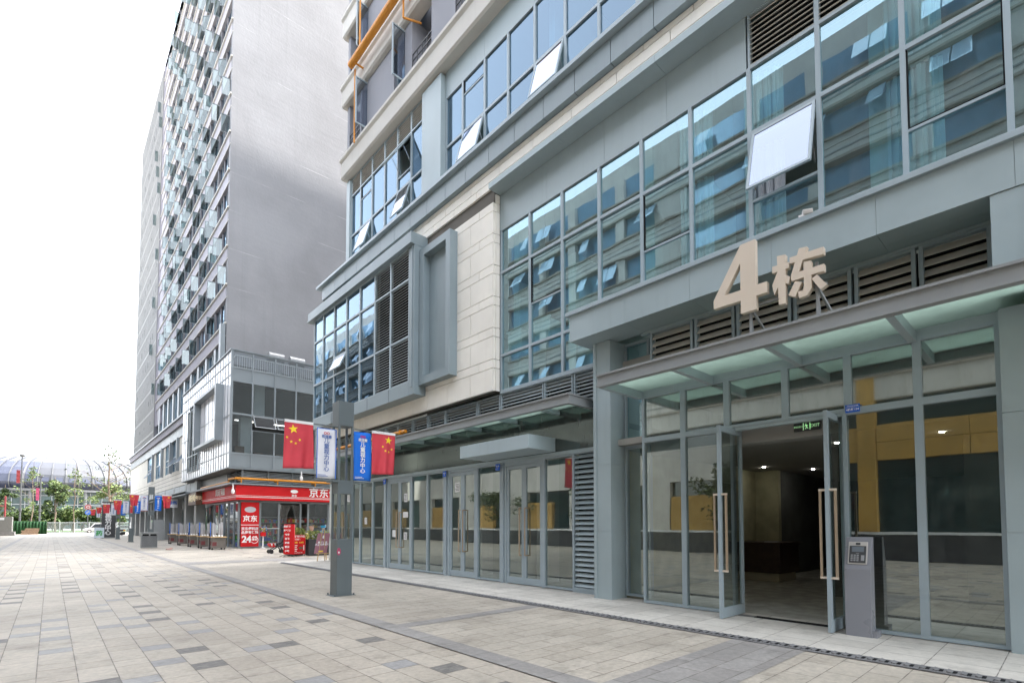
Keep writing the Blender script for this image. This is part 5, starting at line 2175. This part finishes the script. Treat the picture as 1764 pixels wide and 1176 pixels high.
seated("person in a yellow shirt with brown hair seated with back turned behind the planters", 9.95, 27.3, M['yel'], M['darkm'], M['hair'], 1)
seated("person with pale hair in a blue and white jacket seated behind the planters", 10.75, 28.4, M['wcloth'], M['jean'], M['hairg'], 2)
v = thing("folded_jacket", "blue jacket wrapped round the waist of the pale haired person", "jacket", (10.75, 28.38, .7))
skin_mesh([(10.75, 28.38, .62, .20, .17), (10.75, 28.39, .80, .20, .16), (10.50, 28.42, .92, .09), (11.0, 28.42, .92, .09)], [(0, 1), (1, 2), (1, 3)], "cloth", M['jean'], v)
bgx = thing("knotted_bag", "turquoise plastic bag knotted at the top beside the seated people", "bag", (11.35, 28.3, .5))
c = MB()
c.lathe((11.35, 28.3, 0), [(.02, .62), (.22, .68), (.28, .88), (.22, 1.10), (.10, 1.25), (.05, 1.33), (.12, 1.46), (.15, 1.55)], 14)
for i, vv in enumerate(c.v):
    r_ = 1 + .12 * math.sin(i * 2.4) + .08 * math.sin(i * 5.1)
    c.v[i] = (11.35 + (vv[0] - 11.35) * r_, 28.3 + (vv[1] - 28.3) * r_, vv[2])
c.build("bag", M['sack'], bgx, smooth=True)
c = MB()
c.obox((11.45, 28.05, 1.03), (.08, .02, 0), (0, .006, 0), (0, -.02, .05))
c.build("label_patch", M['white'], bgx)
tb = thing("side_table", "small wooden table carrying the turquoise bag", "table", (11.3, 28.3, 0))
c = MB()
c.box(11.0, 11.75, 28.0, 28.7, .58, .62)
c.build("tabletop", M['timber'], tb)
for sx in (11.05, 11.7):
    for sy in (28.05, 28.65):
        MB().box(sx - .02, sx + .02, sy - .02, sy + .02, 0, .58).build("leg", M['darkm'], tb)

# ---- pushchair
p = thing("pushchair", "black folding pushchair with a striped seat by the shop window", "pushchair", (9.45, 30, 0))
c = MB()
for dy in (-.22, .22):
    c.tube((9.05, 30 + dy, .14), (9.75, 30 + dy, .62), .03)
    c.tube((9.75, 30 + dy, .62), (9.98, 30 + dy, 1.02), .03)
    c.tube((9.72, 30 + dy, .14), (9.35, 30 + dy, .60), .03)
c.tube((9.98, 29.78, 1.02), (9.98, 30.22, 1.02), .03)
c.build("frame", M['darkm'], p)
c = MB()
c.prism([(9.3, 29.8, .36), (9.75, 29.8, .36), (10.05, 29.8, 1.0), (9.80, 29.8, 1.08), (9.58, 29.8, .6), (9.3, 29.8, .54)], (0, .4, 0))
c.build("seat", M['tyre'], p)
c = MB()
for j in range(4):
    c.box(9.0 + j * .09, 9.05 + j * .09, 29.8, 30.2, .42 + .01 * j, .56, 0 if j % 2 else 1)
c.box(9.05, 9.33, 29.82, 30.18, .36, .43, 1)
c.build("striped_tray", [M['white'], M['red']], p)
for x in (9.08, 9.72):
    for dy in (-.24, .24):
        c = MB()
        c.tube((x, 30 + dy - .02, .11), (x, 30 + dy + .02, .11), .11, 14)
        c.build("wheel", M['tyre'], p)
# ---- sweet dispenser
p = thing("sweet_dispenser", "sweet dispenser globe on a thin white stand beside the red panel", "dispenser", (10.78, 37.3, 0))
c = MB()
c.tube((10.78, 37.2, .05), (10.78, 37.2, 1.0), .045)
c.lathe((10.78, 37.2, 0), [(.16, 0), (.16, .04), (.05, .06)], 12)
c.build("stand", M['white'], p)
c = MB()
c.box(10.63, 10.93, 37.05, 37.35, .82, 1.08)
c.build("coin_box", M['red'], p)
c = MB()
rr = random.Random(2)
for _ in range(60):
    a, b, r_ = rr.random() * 6.3, rr.uniform(-1, 1), .22
    q = Vector((10.78 + r_ * math.cos(a) * math.sqrt(1 - b * b) * 1.1, 37.2 + r_ * math.sin(a) * math.sqrt(1 - b * b) * 1.1, 1.26 + .17 * b))
    c.lathe(q - Vector((0, 0, .05)), [(.01, 0), (.055, .05), (.01, .1)], 6, rr.randrange(6))
o = c.build("sweets", gm, p)
o["kind"] = "stuff"
# ---- serving carts with white upright boards
M['cartboard'] = mat('cart_white_board', (.36, .355, .37), .5)
M['cartsteel'] = mat('cart_steel', (.15, .135, .12), .3, .2, .5, .15, 2)


def cart(label):
    t = thing("snack_cart", label, "cart", (0, 0, 0), "snack carts outside the corner shop")
    c = MB()
    c.box(-.40, .40, -.45, .45, .12, .78)
    c.build("cabinet", M['cartsteel'], t)
    c = MB()
    c.box(-.46, .46, -.55, .55, .78, .84)
    c.build("worktop", M['wood'], t)
    c = MB()
    c.box(-.405, -.40, -.40, -.05, .30, .55)
    c.box(-.36, -.12, -.456, -.452, .26, .50)
    c.build("menu_sticker", mat("maroon_sticker", (.16, .03, .035), .5), t)
    for x, y, h in ((-.30, -.30, 1.60), (-.12, .05, 1.52), (.06, -.25, 1.58), (.30, .2, 1.66)):
        MB().box(x - .055, x + .055, y - .05, y + .05, .84, h + .1).build("upright_board", M['cartboard'], t)
    c = MB()
    c.box(-.34, -.30, .30, .34, .84, 1.75)
    c.build("blue_strip", M['blue'], t)
    c = MB()
    c.box(-.43, -.41, -.06, .0, .05, 1.05)
    c.box(-.43, -.41, .06, .12, .05, 1.05)
    c.box(-.44, -.40, -.08, .14, 1.0, 1.05)
    c.build("strap", M['tyre'], t)
    for x in (-.34, .34):
        for y in (-.38, .38):
            c = MB()
            c.tube((x, y - .02, .06), (x, y + .02, .06), .06, 10)
            c.build("castor", M['tyre'], t)
    c = MB()
    for j in range(4):
        c.lathe((-.3 + j * .15, -.48, .84), [(.05, 0), (.06, .07), (.03, .10)], 8)
    c.build("bowl", M['white'], t)
    return t


cl = ["snack cart at the far end of the row of carts", "snack cart second from the far end of the row", "snack cart in the middle of the row by the grey crate",
      "snack cart second nearest to the red panel", "snack cart nearest to the red panel"]
pc = cart(cl[0])
for i, (x, y) in enumerate(((7.75, 50.5), (7.75, 46.5), (7.8, 42.8), (7.85, 39.6), (7.95, 36.9))):
    o = pc if i == 0 else copy_tree(pc)
    o.location = (x, y, 0)
    o["label"] = cl[i]
for i, (x, y) in enumerate(((8.5, 46.8), (8.6, 40.9))):
    t = thing("plastic_crate", ["green plastic crate behind the second cart", "green plastic crate behind the fourth cart"][i], "crate", (x, y, 0))
    c = MB()
    c.box(x - .3, x + .3, y - .3, y + .3, .35, .39)
    for a in (-.3, .28):
        c.box(x + a, x + a + .02, y - .3, y + .3, .39, .78)
        c.box(x - .28, x + .28, y + a, y + a + .02, .39, .78)
    c.build("crate", M['green'], t)
    c = MB()
    c.box(x - .3, x + .3, y - .3, y + .3, 0, .34)
    c.build("crate_below", M['plateb'], t)
t = thing("metal_bin_cabinet", "grey steel cabinet standing between the carts", "cabinet", (8.6, 44.6, 0))
c = MB()
c.box(8.2, 8.9, 44.2, 45.0, .1, 1.2)
c.build("body", M['box'], t)
c = MB()
c.box(8.198, 8.2, 44.25, 44.95, .64, .66)
c.build("door_gap", M['black'], t)
for i, (x, y, lab) in enumerate(((9.3, 52.0, "dark potted shrub among the carts"),)):
    t = thing("shrub_pot", lab, "plant", (x, y, 0))
    c = MB()
    leaves(c, (x, y, 1.2), .55, 260, .09, rg)
    c.build("foliage", LM, t)
    c = MB()
    c.lathe((x, y, 0), [(.2, 0), (.26, .5), (.24, .52)], 12)
    c.tube((x, y, .5), (x, y, 1.1), .03)
    c.build("pot", M['planter'], t)
# ---- litter bin, black sign, pharmacy board
t = thing("litter_bin", "grey slatted twin litter bin beside the second lamp post", "litter bin", (4.9, 43, 0))
c = MB()
c.box(4.55, 5.45, 42.0, 42.5, .05, 1.02)
c.box(4.50, 5.50, 41.95, 42.55, 1.02, 1.08)
c.build("body", M['steel'], t)
c = MB()
for j in range(14):
    c.box(4.58 + j * .062, 4.61 + j * .062, 41.985, 42.0, .1, .9)
c.build("slats", M['darkm'], t)
c = MB()
for a in (4.62, 5.05):
    c.box(a, a + .33, 41.98, 41.999, .84, .96)
c.build("opening", M['black'], t)
t = thing("vertical_sign", "tall black sign board with white characters standing by the lamp posts", "sign", (5.0, 78, 0))
c = MB()
c.box(4.45, 5.75, 76.4, 76.6, .1, 4.3)
c.build("board", M['darkm'], t)
c = MB()
add_text(c, "\n".join("儿童视力中心"), .62, (5.05, 76.39, 1.95), (1, 0, 0), (0, 0, 1), .003, bold=.015, line=.85)
add_text(c, "视佳童 眼科", .26, (5.1, 76.39, 4.0), (1, 0, 0), (0, 0, 1), .003, bold=.006)
c.build("lettering", M['txtw'], t)
c = MB()
c.box(4.4, 5.8, 76.2, 76.8, 0, .1)
c.build("foot", M['steel'], t)
t = thing("pharmacy_board", "white board with a green medicine character at the foot of the black sign", "sign", (4.2, 76, 0))
c = MB()
c.box(3.75, 4.65, 75.3, 75.36, .1, 1.25)
c.build("board", mat("pale_blue_board", (.62, .72, .80), .5), t)
c = MB()
add_text(c, "药", .62, (4.2, 75.29, .58), (1, 0, 0), (0, 0, 1), .003, bold=.02)
c.build("character", M['green'], t)
c = MB()
for x in (3.85, 4.55):
    c.beam((x, 75.33, 0), (x, 75.33, .12), .05)
c.build("legs", M['darkm'], t)
# small shop signs on the arcade
t = thing("shop_box_sign", "white and blue box sign projecting from the arcade beyond the carts", "sign", (8.9, 58, 3.7))
c = MB()
c.box(8.1, 8.9, 57.0, 57.15, 3.2, 4.0)
c.build("box", M['wcloth'], t)
c = MB()
add_text(c, "诊所", .36, (8.5, 56.99, 3.62), (1, 0, 0), (0, 0, 1), .003, bold=.01)
c.build("lettering", M['blue'], t)
t = thing("grey_utility_box", "grey utility cabinet with a small green light in front of the arcade columns", "cabinet", (8.0, 62, 0))
c = MB()
c.box(7.5, 8.5, 61.5, 62.3, .05, 2.1)
c.build("cabinet", M['steel'], t)
c = MB()
c.box(7.49, 7.5, 61.6, 61.75, 1.85, 2.0)
c.build("light", M['exitg'], t)

# ================================================================ far side of the plaza
t = thing("equipment_cabinet", "white boxy equipment cabinet on a grey plinth at the plaza edge", "cabinet", (-5.2, 104, 0))
c = MB()
c.box(-7.2, -4.1, 103, 106, .55, 2.75)
c.build("cabinet", M['box'], t)
c = MB()
for x in (-6.4, -5.4, -4.55):
    c.box(x, x + .03, 102.985, 103, .7, 2.5)
c.box(-7.1, -4.9, 102.98, 103, 2.25, 2.6, 1)
c.build("door_gap", [M['conc'], M['white']], t)
c = MB()
c.box(-7.5, -3.8, 102.7, 106.3, 0, .55)
c.build("plinth", M['conc'], t)
t = thing("dark_red_frame", "dark red steel posts rising behind the white cabinet", "frame", (-5.6, 108, 0))
c = MB()
for x in (-6.3, -5.1):
    c.tube((x, 108, 0), (x, 108, 6.3 if x < -6 else 5.9), .11)
c.tube((-6.3, 108, 4.4), (-5.1, 108, 4.4), .07)
c.build("posts", mat("dark_red_paint", (.18, .015, .02), .5), t)
t = thing("tarpaulin_fence", "dark green tarpaulin screen along the plaza edge", "fence", (-2.6, 114, 0))
c = MB()
n = 40
c.add([(-4.6 + 4.2 * i / n, 114 + .12 * math.sin(i * 1.7) + .06 * math.sin(i * .6), z) for z in (0.02, 1.0, 2.15) for i in range(n + 1)],
      [(j * (n + 1) + i, j * (n + 1) + i + 1, (j + 1) * (n + 1) + i + 1, (j + 1) * (n + 1) + i) for j in range(2) for i in range(n)])
o = c.build("sheet", M['tarp'], t, smooth=True)
o.modifiers.new("thickness", 'SOLIDIFY').thickness = .03
c = MB()
for x in (-4.6, -2.5, -.4):
    c.beam((x, 114.2, 0), (x, 114.2, 2.2), .08)
c.build("post", M['timber'], t)
t = thing("timber_stack", "stack of raw timber boards in front of the green tarpaulin", "timber", (-2.3, 111, 0))
c = MB()
rr = random.Random(8)
for j in range(6):
    for i in range(2):
        c.box(-3.3 + .1 * i + rr.uniform(-.1, .1) + (.45 if j > 3 else 0), -1.35 + rr.uniform(-.15, .1), 111 + i * .35, 111.3 + i * .35, .02 + j * .17, .165 + j * .17)
c.build("boards", M['timber'], t)
M['farred'] = mat('road_sign_red', (.15, .012, .014), .5)
M['farblue'] = mat('road_sign_blue', (.008, .05, .20), .5)
M['farwhite'] = mat('road_sign_white', (.20, .20, .20), .5)
M['farpink'] = mat('pink_pennant', (.20, .02, .06), .6)
t = thing("no_entry_sign", "post with a red ring sign above a blue turn arrow sign", "road sign", (5.0, 128, 0))
sx_, sy_ = 5.35, 128.0
c = MB()
c.tube((sx_, sy_, 0), (sx_, sy_, 5.6), .05)
c.build("post", M['darkm'], t)
c = MB()
c.tube((sx_, sy_ - .06, 5.0), (sx_, sy_ - .1, 5.0), .48, 24)
c.build("red_ring", M['farred'], t)
c = MB()
c.tube((sx_, sy_ - .101, 5.0), (sx_, sy_ - .105, 5.0), .30, 24)
c.build("white_centre", M['farwhite'], t)
c = MB()
c.box(sx_ - .15, sx_ + .15, sy_ - .112, sy_ - .106, 4.88, 5.12)
c.build("red_symbol", M['farred'], t)
c = MB()
c.tube((sx_, sy_ - .06, 3.95), (sx_, sy_ - .1, 3.95), .48, 24)
c.build("blue_disc", M['farblue'], t)
c = MB()
c.beam((sx_ - .15, sy_ - .105, 3.70), (sx_ - .15, sy_ - .105, 4.05), .11, .008, up=(0, 1, 0))
c.beam((sx_ - .15, sy_ - .106, 4.02), (sx_ + .1, sy_ - .106, 4.10), .11, .008, up=(0, 1, 0))
c.prism([(sx_ + .05, sy_ - .11, 4.25), (sx_ + .28, sy_ - .11, 4.10), (sx_ + .05, sy_ - .11, 3.93)], (0, .006, 0))
c.build("arrow", M['farwhite'], t)
for i, (x, y, h, lab) in enumerate(((-4.0, 125, 13.6, "taller grey street lamp with a dark head over the white cabinet"), (-1.5, 130, 10.4, "shorter grey street lamp with a pink pennant over the tarpaulin"))):
    t = thing("street_lamp", lab, "street lamp", (x, y, 0))
    c = MB()
    c.tube((x, y, 0), (x, y, h), .15, 10, .09)
    c.tube((x, y, 4.0), (x, y, 4.5), .22, 10)
    c.build("pole", M['darkm'], t)
    c = MB()
    c.lathe((x, y, h), [(.12, 0), (.40, .25), (.36, .42), (.05, .46)], 12)
    c.build("lamp_head", M['darkm'], t)
    f = thing("pennant", ["dark red pennant on the taller street lamp", "pink pennant on the shorter street lamp"][i], "flag", (x, y, h - 3))
    c = MB()
    w = .5
    for j in range(6):
        z = h - (2.4 if i == 0 else 2.0) - j * .38
        c.add([(x - .16 - w, y - .16 + .03 * (j % 2), z), (x - .16, y - .16, z), (x - .16, y - .16, z - .38), (x - .16 - w + .05, y - .16 + .03 * ((j + 1) % 2), z - .38)], [(0, 1, 2, 3)])
    o = c.build("cloth", M['farpink'] if i else M['farred'], f)
    o.modifiers.new("thickness", 'SOLIDIFY').thickness = .02


# ---------------------------------------------------------------- trees
def tree(label, x, y, h, r, clumps, nleaf, mats, seed, trunk_r=.12, bare=0.0, lsize=.20, shape=(1, 1, 1), base=.35, group=None, support=False):
    rr = random.Random(seed)
    t = thing("tree", label, "tree", (x, y, 0), group)
    c = MB()
    top = Vector((x + rr.uniform(-.2, .2), y, h * .93))
    prev = Vector((x, y, 0))
    N_ = 6
    trunk = []
    for i in range(1, N_ + 1):
        q = Vector((x, y, 0)).lerp(top, i / N_) + Vector((rr.uniform(-.08, .08), rr.uniform(-.08, .08), 0)) * (h / 6)
        c.tube(prev, q, trunk_r * (1 - (i - 1) / N_ * .8), 7, trunk_r * (1 - i / N_ * .8), cap=False)
        trunk.append(q)
        prev = q
    cc = []
    for k_ in range(clumps):
        f = base + (1 - base) * (k_ + rr.random()) / clumps
        st = Vector((x, y, 0)).lerp(top, f * .9)
        a = rr.random() * 2 * PI + k_ * 2.4
        prof = math.sin(min(1, (f - base) / (1 - base) * .9 + .22) * PI) ** .7
        L = r * prof * rr.uniform(.55, 1.05)
        en = st + Vector((math.cos(a) * L * shape[0], math.sin(a) * L * shape[1], (.35 + .5 * rr.random()) * L * shape[2]))
        c.tube(st, en, trunk_r * .35 * (1 - f * .5), 5, trunk_r * .08, cap=False)
        for s_ in range(2):
            e2 = en + Vector((rr.uniform(-1, 1), rr.uniform(-1, 1), rr.uniform(.1, .8))) * L * .35
            c.tube(st.lerp(en, .6), e2, trunk_r * .14, 4, trunk_r * .05, cap=False)
            cc.append(e2)
        cc.append(en)
    c.build("trunk", M['bark'], t)
    l = MB()
    for e in cc:
        leaves(l, e, r * .30 * rr.uniform(.7, 1.2), int(nleaf * rr.uniform(.5, 1.2)), lsize, rr, squash=(1, 1, .8), nm=len(mats))
    l.build("crown", mats, t)
    if support:
        s_ = MB()
        for a in range(3):
            s_.beam((x + .9 * math.cos(a * 2.1), y + .9 * math.sin(a * 2.1), 0), (x, y, 1.6), .07)
        s_.build("stake", M['timber'], t)
    return t


LF, LL, LD = [M['leaf'], M['leafl'], M['leafd']], [M['leafl'], M['leafl'], M['leaf']], [M['leafd'], M['leaf'], M['leafd']]
tree("full green tree standing before the stadium glass above the hedge", .85, 150, 13.0, 2.9, 17, 60, LF, 31, .2, lsize=.30, shape=(.85, .85, 1.2))
tree("slim young pale tree over the green tarpaulin", -2.7, 140, 15.5, 2.0, 14, 14, LL, 32, .12, lsize=.20, base=.42)
tree("slim young pale tree beside the round road signs", 3.6, 140, 15.5, 2.2, 14, 15, LL, 33, .12, lsize=.20, base=.42)
tree("tall sparse tree with bare upper twigs beside the stadium ribs", 7.75, 118, 19.0, 4.0, 20, 9, LF, 34, .24, lsize=.24, base=.36)
tree("leafy olive tree behind the flags at the end of the flag row", 9.3, 135, 11.5, 3.2, 14, 40, LL, 35, .18, lsize=.28, base=.35)
tree("small conifer like tree behind the white cabinet", -5.6, 118, 8.8, 1.7, 12, 40, LD, 36, .14, lsize=.22, base=.3)
tree("low spreading tree at the edge of the picture behind the cabinet", -7.6, 122, 7.6, 2.2, 12, 40, LF, 37, .14, lsize=.22, base=.35)
hx = [(-9.5, 3.8), (-7.2, 4.8), (-5.0, 5.2), (-3.0, 6.0), (-1.2, 5.4), (.4, 6.2), (2.2, 5.2), (3.8, 6.0), (5.6, 5.6), (7.4, 6.2), (9.2, 5.4), (11, 5.8), (13, 5.2)]
hl = ["rounded bush of the hedge %s" % s_ for s_ in ("at the picture edge", "behind the white cabinet", "behind the dark red posts", "behind the taller street lamp", "behind the shorter street lamp",
      "at the foot of the full green tree", "beside the full green tree", "between the full green tree and the round road signs", "behind the round road signs", "behind the farthest flags", "behind the tall sparse tree", "behind the olive tree", "behind the arcade corner")]
for i, (x, h) in enumerate(hx):
    rr = random.Random(60 + i)
    t = thing("bush", hl[i], "bush", (x, 158, 0), "hedge bushes before the stadium")
    c = MB()
    for q in range(7):
        leaves(c, (x + rr.uniform(-1, 1), 158 + rr.uniform(-.7, .7), h * rr.uniform(.25, .82)), h * .24, 110, .30, rr, nm=3)
    c.build("foliage", [LF, LD, LF, LL][i % 4], t)
    c = MB()
    for q in range(3):
        c.tube((x, 158, 0), (x + rr.uniform(-.8, .8), 158 + rr.uniform(-.3, .3), h * .7), .08, 5, .03)
    c.build("stem", M['bark'], t)
M['barr'] = glass("barrier_glass", (.55, .66, .62), .12, .05, 0, (.8, .9, .88), .2)
t = thing("glass_barrier", "low green glass barrier along the far road", "fence", (2, 132.5, 0))
c = MB()
for i in range(16):
    x = -14 + i * 2.2
    c.box(x - .06, x + .06, 132.4, 132.6, 0, 2.1)
    c.box(x + .06, x + 2.14, 132.45, 132.55, 1.95, 2.05)
c.build("posts", M['steel'], t)
c = MB()
for i in range(16):
    x = -14 + i * 2.2
    c.quad((x + .08, 132.5, .1), (x + 2.1, 132.5, .1), (x + 2.1, 132.5, 1.93), (x + .08, 132.5, 1.93))
c.build("panels", M['barr'], t)


for i_, y_ in enumerate((12.5, 21.5, 31.0)):
    tree(["leafy tree nearest the entrance among those mirrored in the shop glass", "middle leafy tree among those mirrored in the shop glass", "farthest leafy tree among those mirrored in the shop glass"][i_],
         -8.3, y_, 4.6, 1.9, 14, 60, LF, 80 + i_, .08, lsize=.11, base=.42)
# ---------------------------------------------------------------- vehicles
def car(label, x, y, m, van=False, name="parked_car"):
    t = thing(name, label, "van" if van else "car", (x, y, 0))
    L, W = (5.0, 1.9) if van else (4.4, 1.8)
    c = MB()
    pr = [(0, .35), (.05, .85), (.9, 1.0), (1.55, 1.85), (4.75, 1.9), (5.0, 1.0), (5.0, .35)] if van else [(0, .32), (.05, .72), (1.05, .88), (1.75, 1.42), (3.3, 1.45), (4.0, .98), (4.4, .9), (4.4, .32)]
    c.prism([(x + a - L / 2, y - W / 2, z) for a, z in pr], (0, W, 0))
    c.build("body", m, t, bevel=.08)
    g = MB()
    pg = [(1.1, 1.05), (1.65, 1.72), (4.6, 1.75), (4.75, 1.08)] if van else [(1.3, .93), (1.82, 1.36), (3.25, 1.38), (3.75, .98)]
    g.prism([(x + a - L / 2, y - W / 2 - .012, z) for a, z in pg], (0, .01, 0))
    g.prism([(x + a - L / 2, y + W / 2 + .002, z) for a, z in pg], (0, .01, 0))
    g.build("side_window", M['darkg_solid'], t)
    for a in (.85, L - .9):
        for yy in (y - W / 2 - .01, y + W / 2 - .19):
            w = MB()
            w.tube((x + a - L / 2, yy, .33), (x + a - L / 2, yy + .2, .33), .33, 16)
            wo_ = w.build("wheel", M['tyre'], t)
            w = MB()
            w.tube((x + a - L / 2, yy - .01, .33), (x + a - L / 2, yy + .21, .33), .19, 12)
            w.build("rim", M['chrome'], wo_)
    for yy in (y - W / 2 + .1, y + W / 2 - .4):
        MB().box(x - L / 2 - .01, x - L / 2 + .08, yy, yy + .3, .6, .75).build("headlight", M['white'], t)
    return t


M['darkg_solid'] = mat("dark_car_glass", (.02, .025, .03), .05, 0, .7)
car("white van parked by the road beyond the black sign", 7.2, 126.5, M['carw'], True, "white_van")
car("white car on the road behind the lamp posts", 11.5, 140, M['carw'])


def scooter(label, x, y, m):
    t = thing("motor_scooter", label, "scooter", (x, y, 0), "scooters parked by the arcade")
    c = MB()
    c.prism([(x - .55, y - .12, .35), (x - .1, y - .12, .32), (x + .1, y - .12, .55), (x + .75, y - .12, .6), (x + .8, y - .12, .78), (x + .05, y - .12, .76), (x - .2, y - .12, .42), (x - .52, y - .12, .5)], (0, .24, 0))
    c.build("body", m, t, bevel=.03)
    c = MB()
    c.box(x + .05, x + .72, y - .13, y + .13, .78, .86)
    c.build("saddle", M['tyre'], t, bevel=.03)
    c = MB()
    c.beam((x - .62, y, .3), (x - .42, y, 1.02), .06)
    c.beam((x - .42, y - .3, 1.02), (x - .42, y + .3, 1.02), .035)
    c.build("handlebar", M['darkm'], t)
    for xx in (x - .64, x + .58):
        w = MB()
        w.tube((xx, y - .05, .25), (xx, y + .05, .25), .25, 14)
        w.build("wheel", M['tyre'], t)
    return t


scooter("yellow motor scooter parked behind the lamp posts", 8.0, 100, M['yellow'])
scooter("dark motor scooter parked next to the yellow one", 7.4, 96, M['darkm'])
# two pigeons? no: paper scraps lying on the paving
t = thing("paper_scrap", "small pinkish paper scrap on the paving in front of the arcade", "litter", (5.6, 38.5, 0))
c = MB()
c.obox((5.6, 38.5, .05), (.14, 0, 0), (0, .12, .01), (0, 0, .04))
c.obox((5.72, 38.45, .11), (.07, 0, 0), (0, .06, .01), (0, 0, .03))
c.build("scrap", mat("pink_paper", (.55, .35, .30), .7), t)

# ================================================================ stadium
St = thing("stadium", "white ribbed stadium with blue panels and a green glass base", "stadium", (6, 330, 0))
cx_, cy_ = 4.0, 330.0
RA, RB = 52.0, 70.0
prof = [(1.0, 15.0), (1.025, 17.5), (1.015, 20.4), (.97, 23.2), (.90, 25.8), (.78, 28.2), (.62, 29.6)]
NS = 84
M['domep'] = mat('stadium_pale_panel', (.05, .053, .062), .35, 0, .5, .12, .1)
shell = MB()
rr = random.Random(4)


def SP(t_, k_):
    a = 2 * PI * t_
    r_, z = prof[k_]
    return Vector((cx_ + RA * r_ * math.cos(a), cy_ + RB * r_ * math.sin(a), z))


for i in range(NS):
    ang = 360 * (i + .5) / NS
    blue = 236 < ang < 262 or 205 < ang < 222 or 300 < ang < 304
    for k_ in range(len(prof) - 1):
        a, b = i / NS, (i + 1) / NS
        m_ = 2 if blue and k_ < 5 else 0
        if not blue and k_ == 4 and i % 2:
            m_ = 1
        shell.quad(SP(a, k_), SP(b, k_), SP(b, k_ + 1), SP(a, k_ + 1), m_)
shell.build("dome_shell", [M['domep'], M['domeg'], M['domeb']], St)
ribs = MB()
for i in range(NS):
    for k_ in range(len(prof) - 1):
        p_, q_ = SP(i / NS, k_), SP(i / NS, k_ + 1)
        d_ = Vector((p_.x - cx_, p_.y - cy_, 2)).normalized() * .25
        ribs.beam(p_ + d_, q_ + d_, .55 if i % 4 == 0 else .22, .5)
ribs.build("dome_ribs", M['domew'], St)
for i in range(NS):
    ang = 360 * (i + .5) / NS
    if 235 < ang < 320 and not (236 < ang < 262):
        for k_ in (0, 1):
            a, b = (i + .22) / NS, (i + .78) / NS
            p0, p1, p2, p3 = SP(a, k_), SP(b, k_), SP(b, k_ + 1), SP(a, k_ + 1)
            o_ = Vector((0, -.18, 0))
            lo, hi = (.18, .75) if k_ == 0 else (.1, .65)
            w = MB()
            q = [p0.lerp(p3, lo), p1.lerp(p2, lo), p1.lerp(p2, hi), p0.lerp(p3, hi)]
            w.prism([v_ + o_ for v_ in q], (0, .1, 0))
            w.build("window", M['domeb'], St)
rf = MB()
n = 64
top = [Vector((cx_ + RA * .50 * math.cos(2 * PI * i / n), cy_ + RB * .50 * math.sin(2 * PI * i / n), 30.9)) for i in range(n)]
rim = [Vector((cx_ + RA * .66 * math.cos(2 * PI * i / n), cy_ + RB * .66 * math.sin(2 * PI * i / n), 29.3)) for i in range(n)]
rf.add([*top, *rim], [tuple(range(n))] + [(i, (i + 1) % n, n + (i + 1) % n, n + i) for i in range(n)])
rf.build("roof", M['domew'], St)
base = MB()
for i in range(NS):
    a, b = 2 * PI * i / NS, 2 * PI * (i + 1) / NS
    P_ = lambda t_, s_, z: (cx_ + RA * s_ * math.cos(t_), cy_ + RB * s_ * math.sin(t_), z)
    base.quad(P_(a, .97, 0), P_(b, .97, 0), P_(b, .97, 14.2), P_(a, .97, 14.2), 0)
    base.quad(P_(a, 1.03, 14.2), P_(b, 1.03, 14.2), P_(b, 1.03, 15.0), P_(a, 1.03, 15.0), 1)
    base.quad(P_(a, .97, 14.2), P_(b, .97, 14.2), P_(b, 1.03, 14.2), P_(a, 1.03, 14.2), 1)
    base.beam(P_(a, .972, 0), P_(a, .972, 14.2), .25, .3, 2)
    for z in (4.5, 9.2, 12.6):
        base.beam(P_(a, .974, z), P_(b, .974, z), .2, .25, 2)
base.build("glass_base", [M['wallteal'], M['domew'], M['steel']], St)
col_ = MB()
for i in range(0, NS, 4):
    a = 2 * PI * (i + .5) / NS
    col_ = MB()
    col_.tube((cx_ + RA * 1.015 * math.cos(a), cy_ + RB * 1.015 * math.sin(a), 0), (cx_ + RA * 1.015 * math.cos(a), cy_ + RB * 1.015 * math.sin(a), 14.3), .55, 10)
    if math.sin(a) < 0:
        col_.build("column", M['domew'], St)
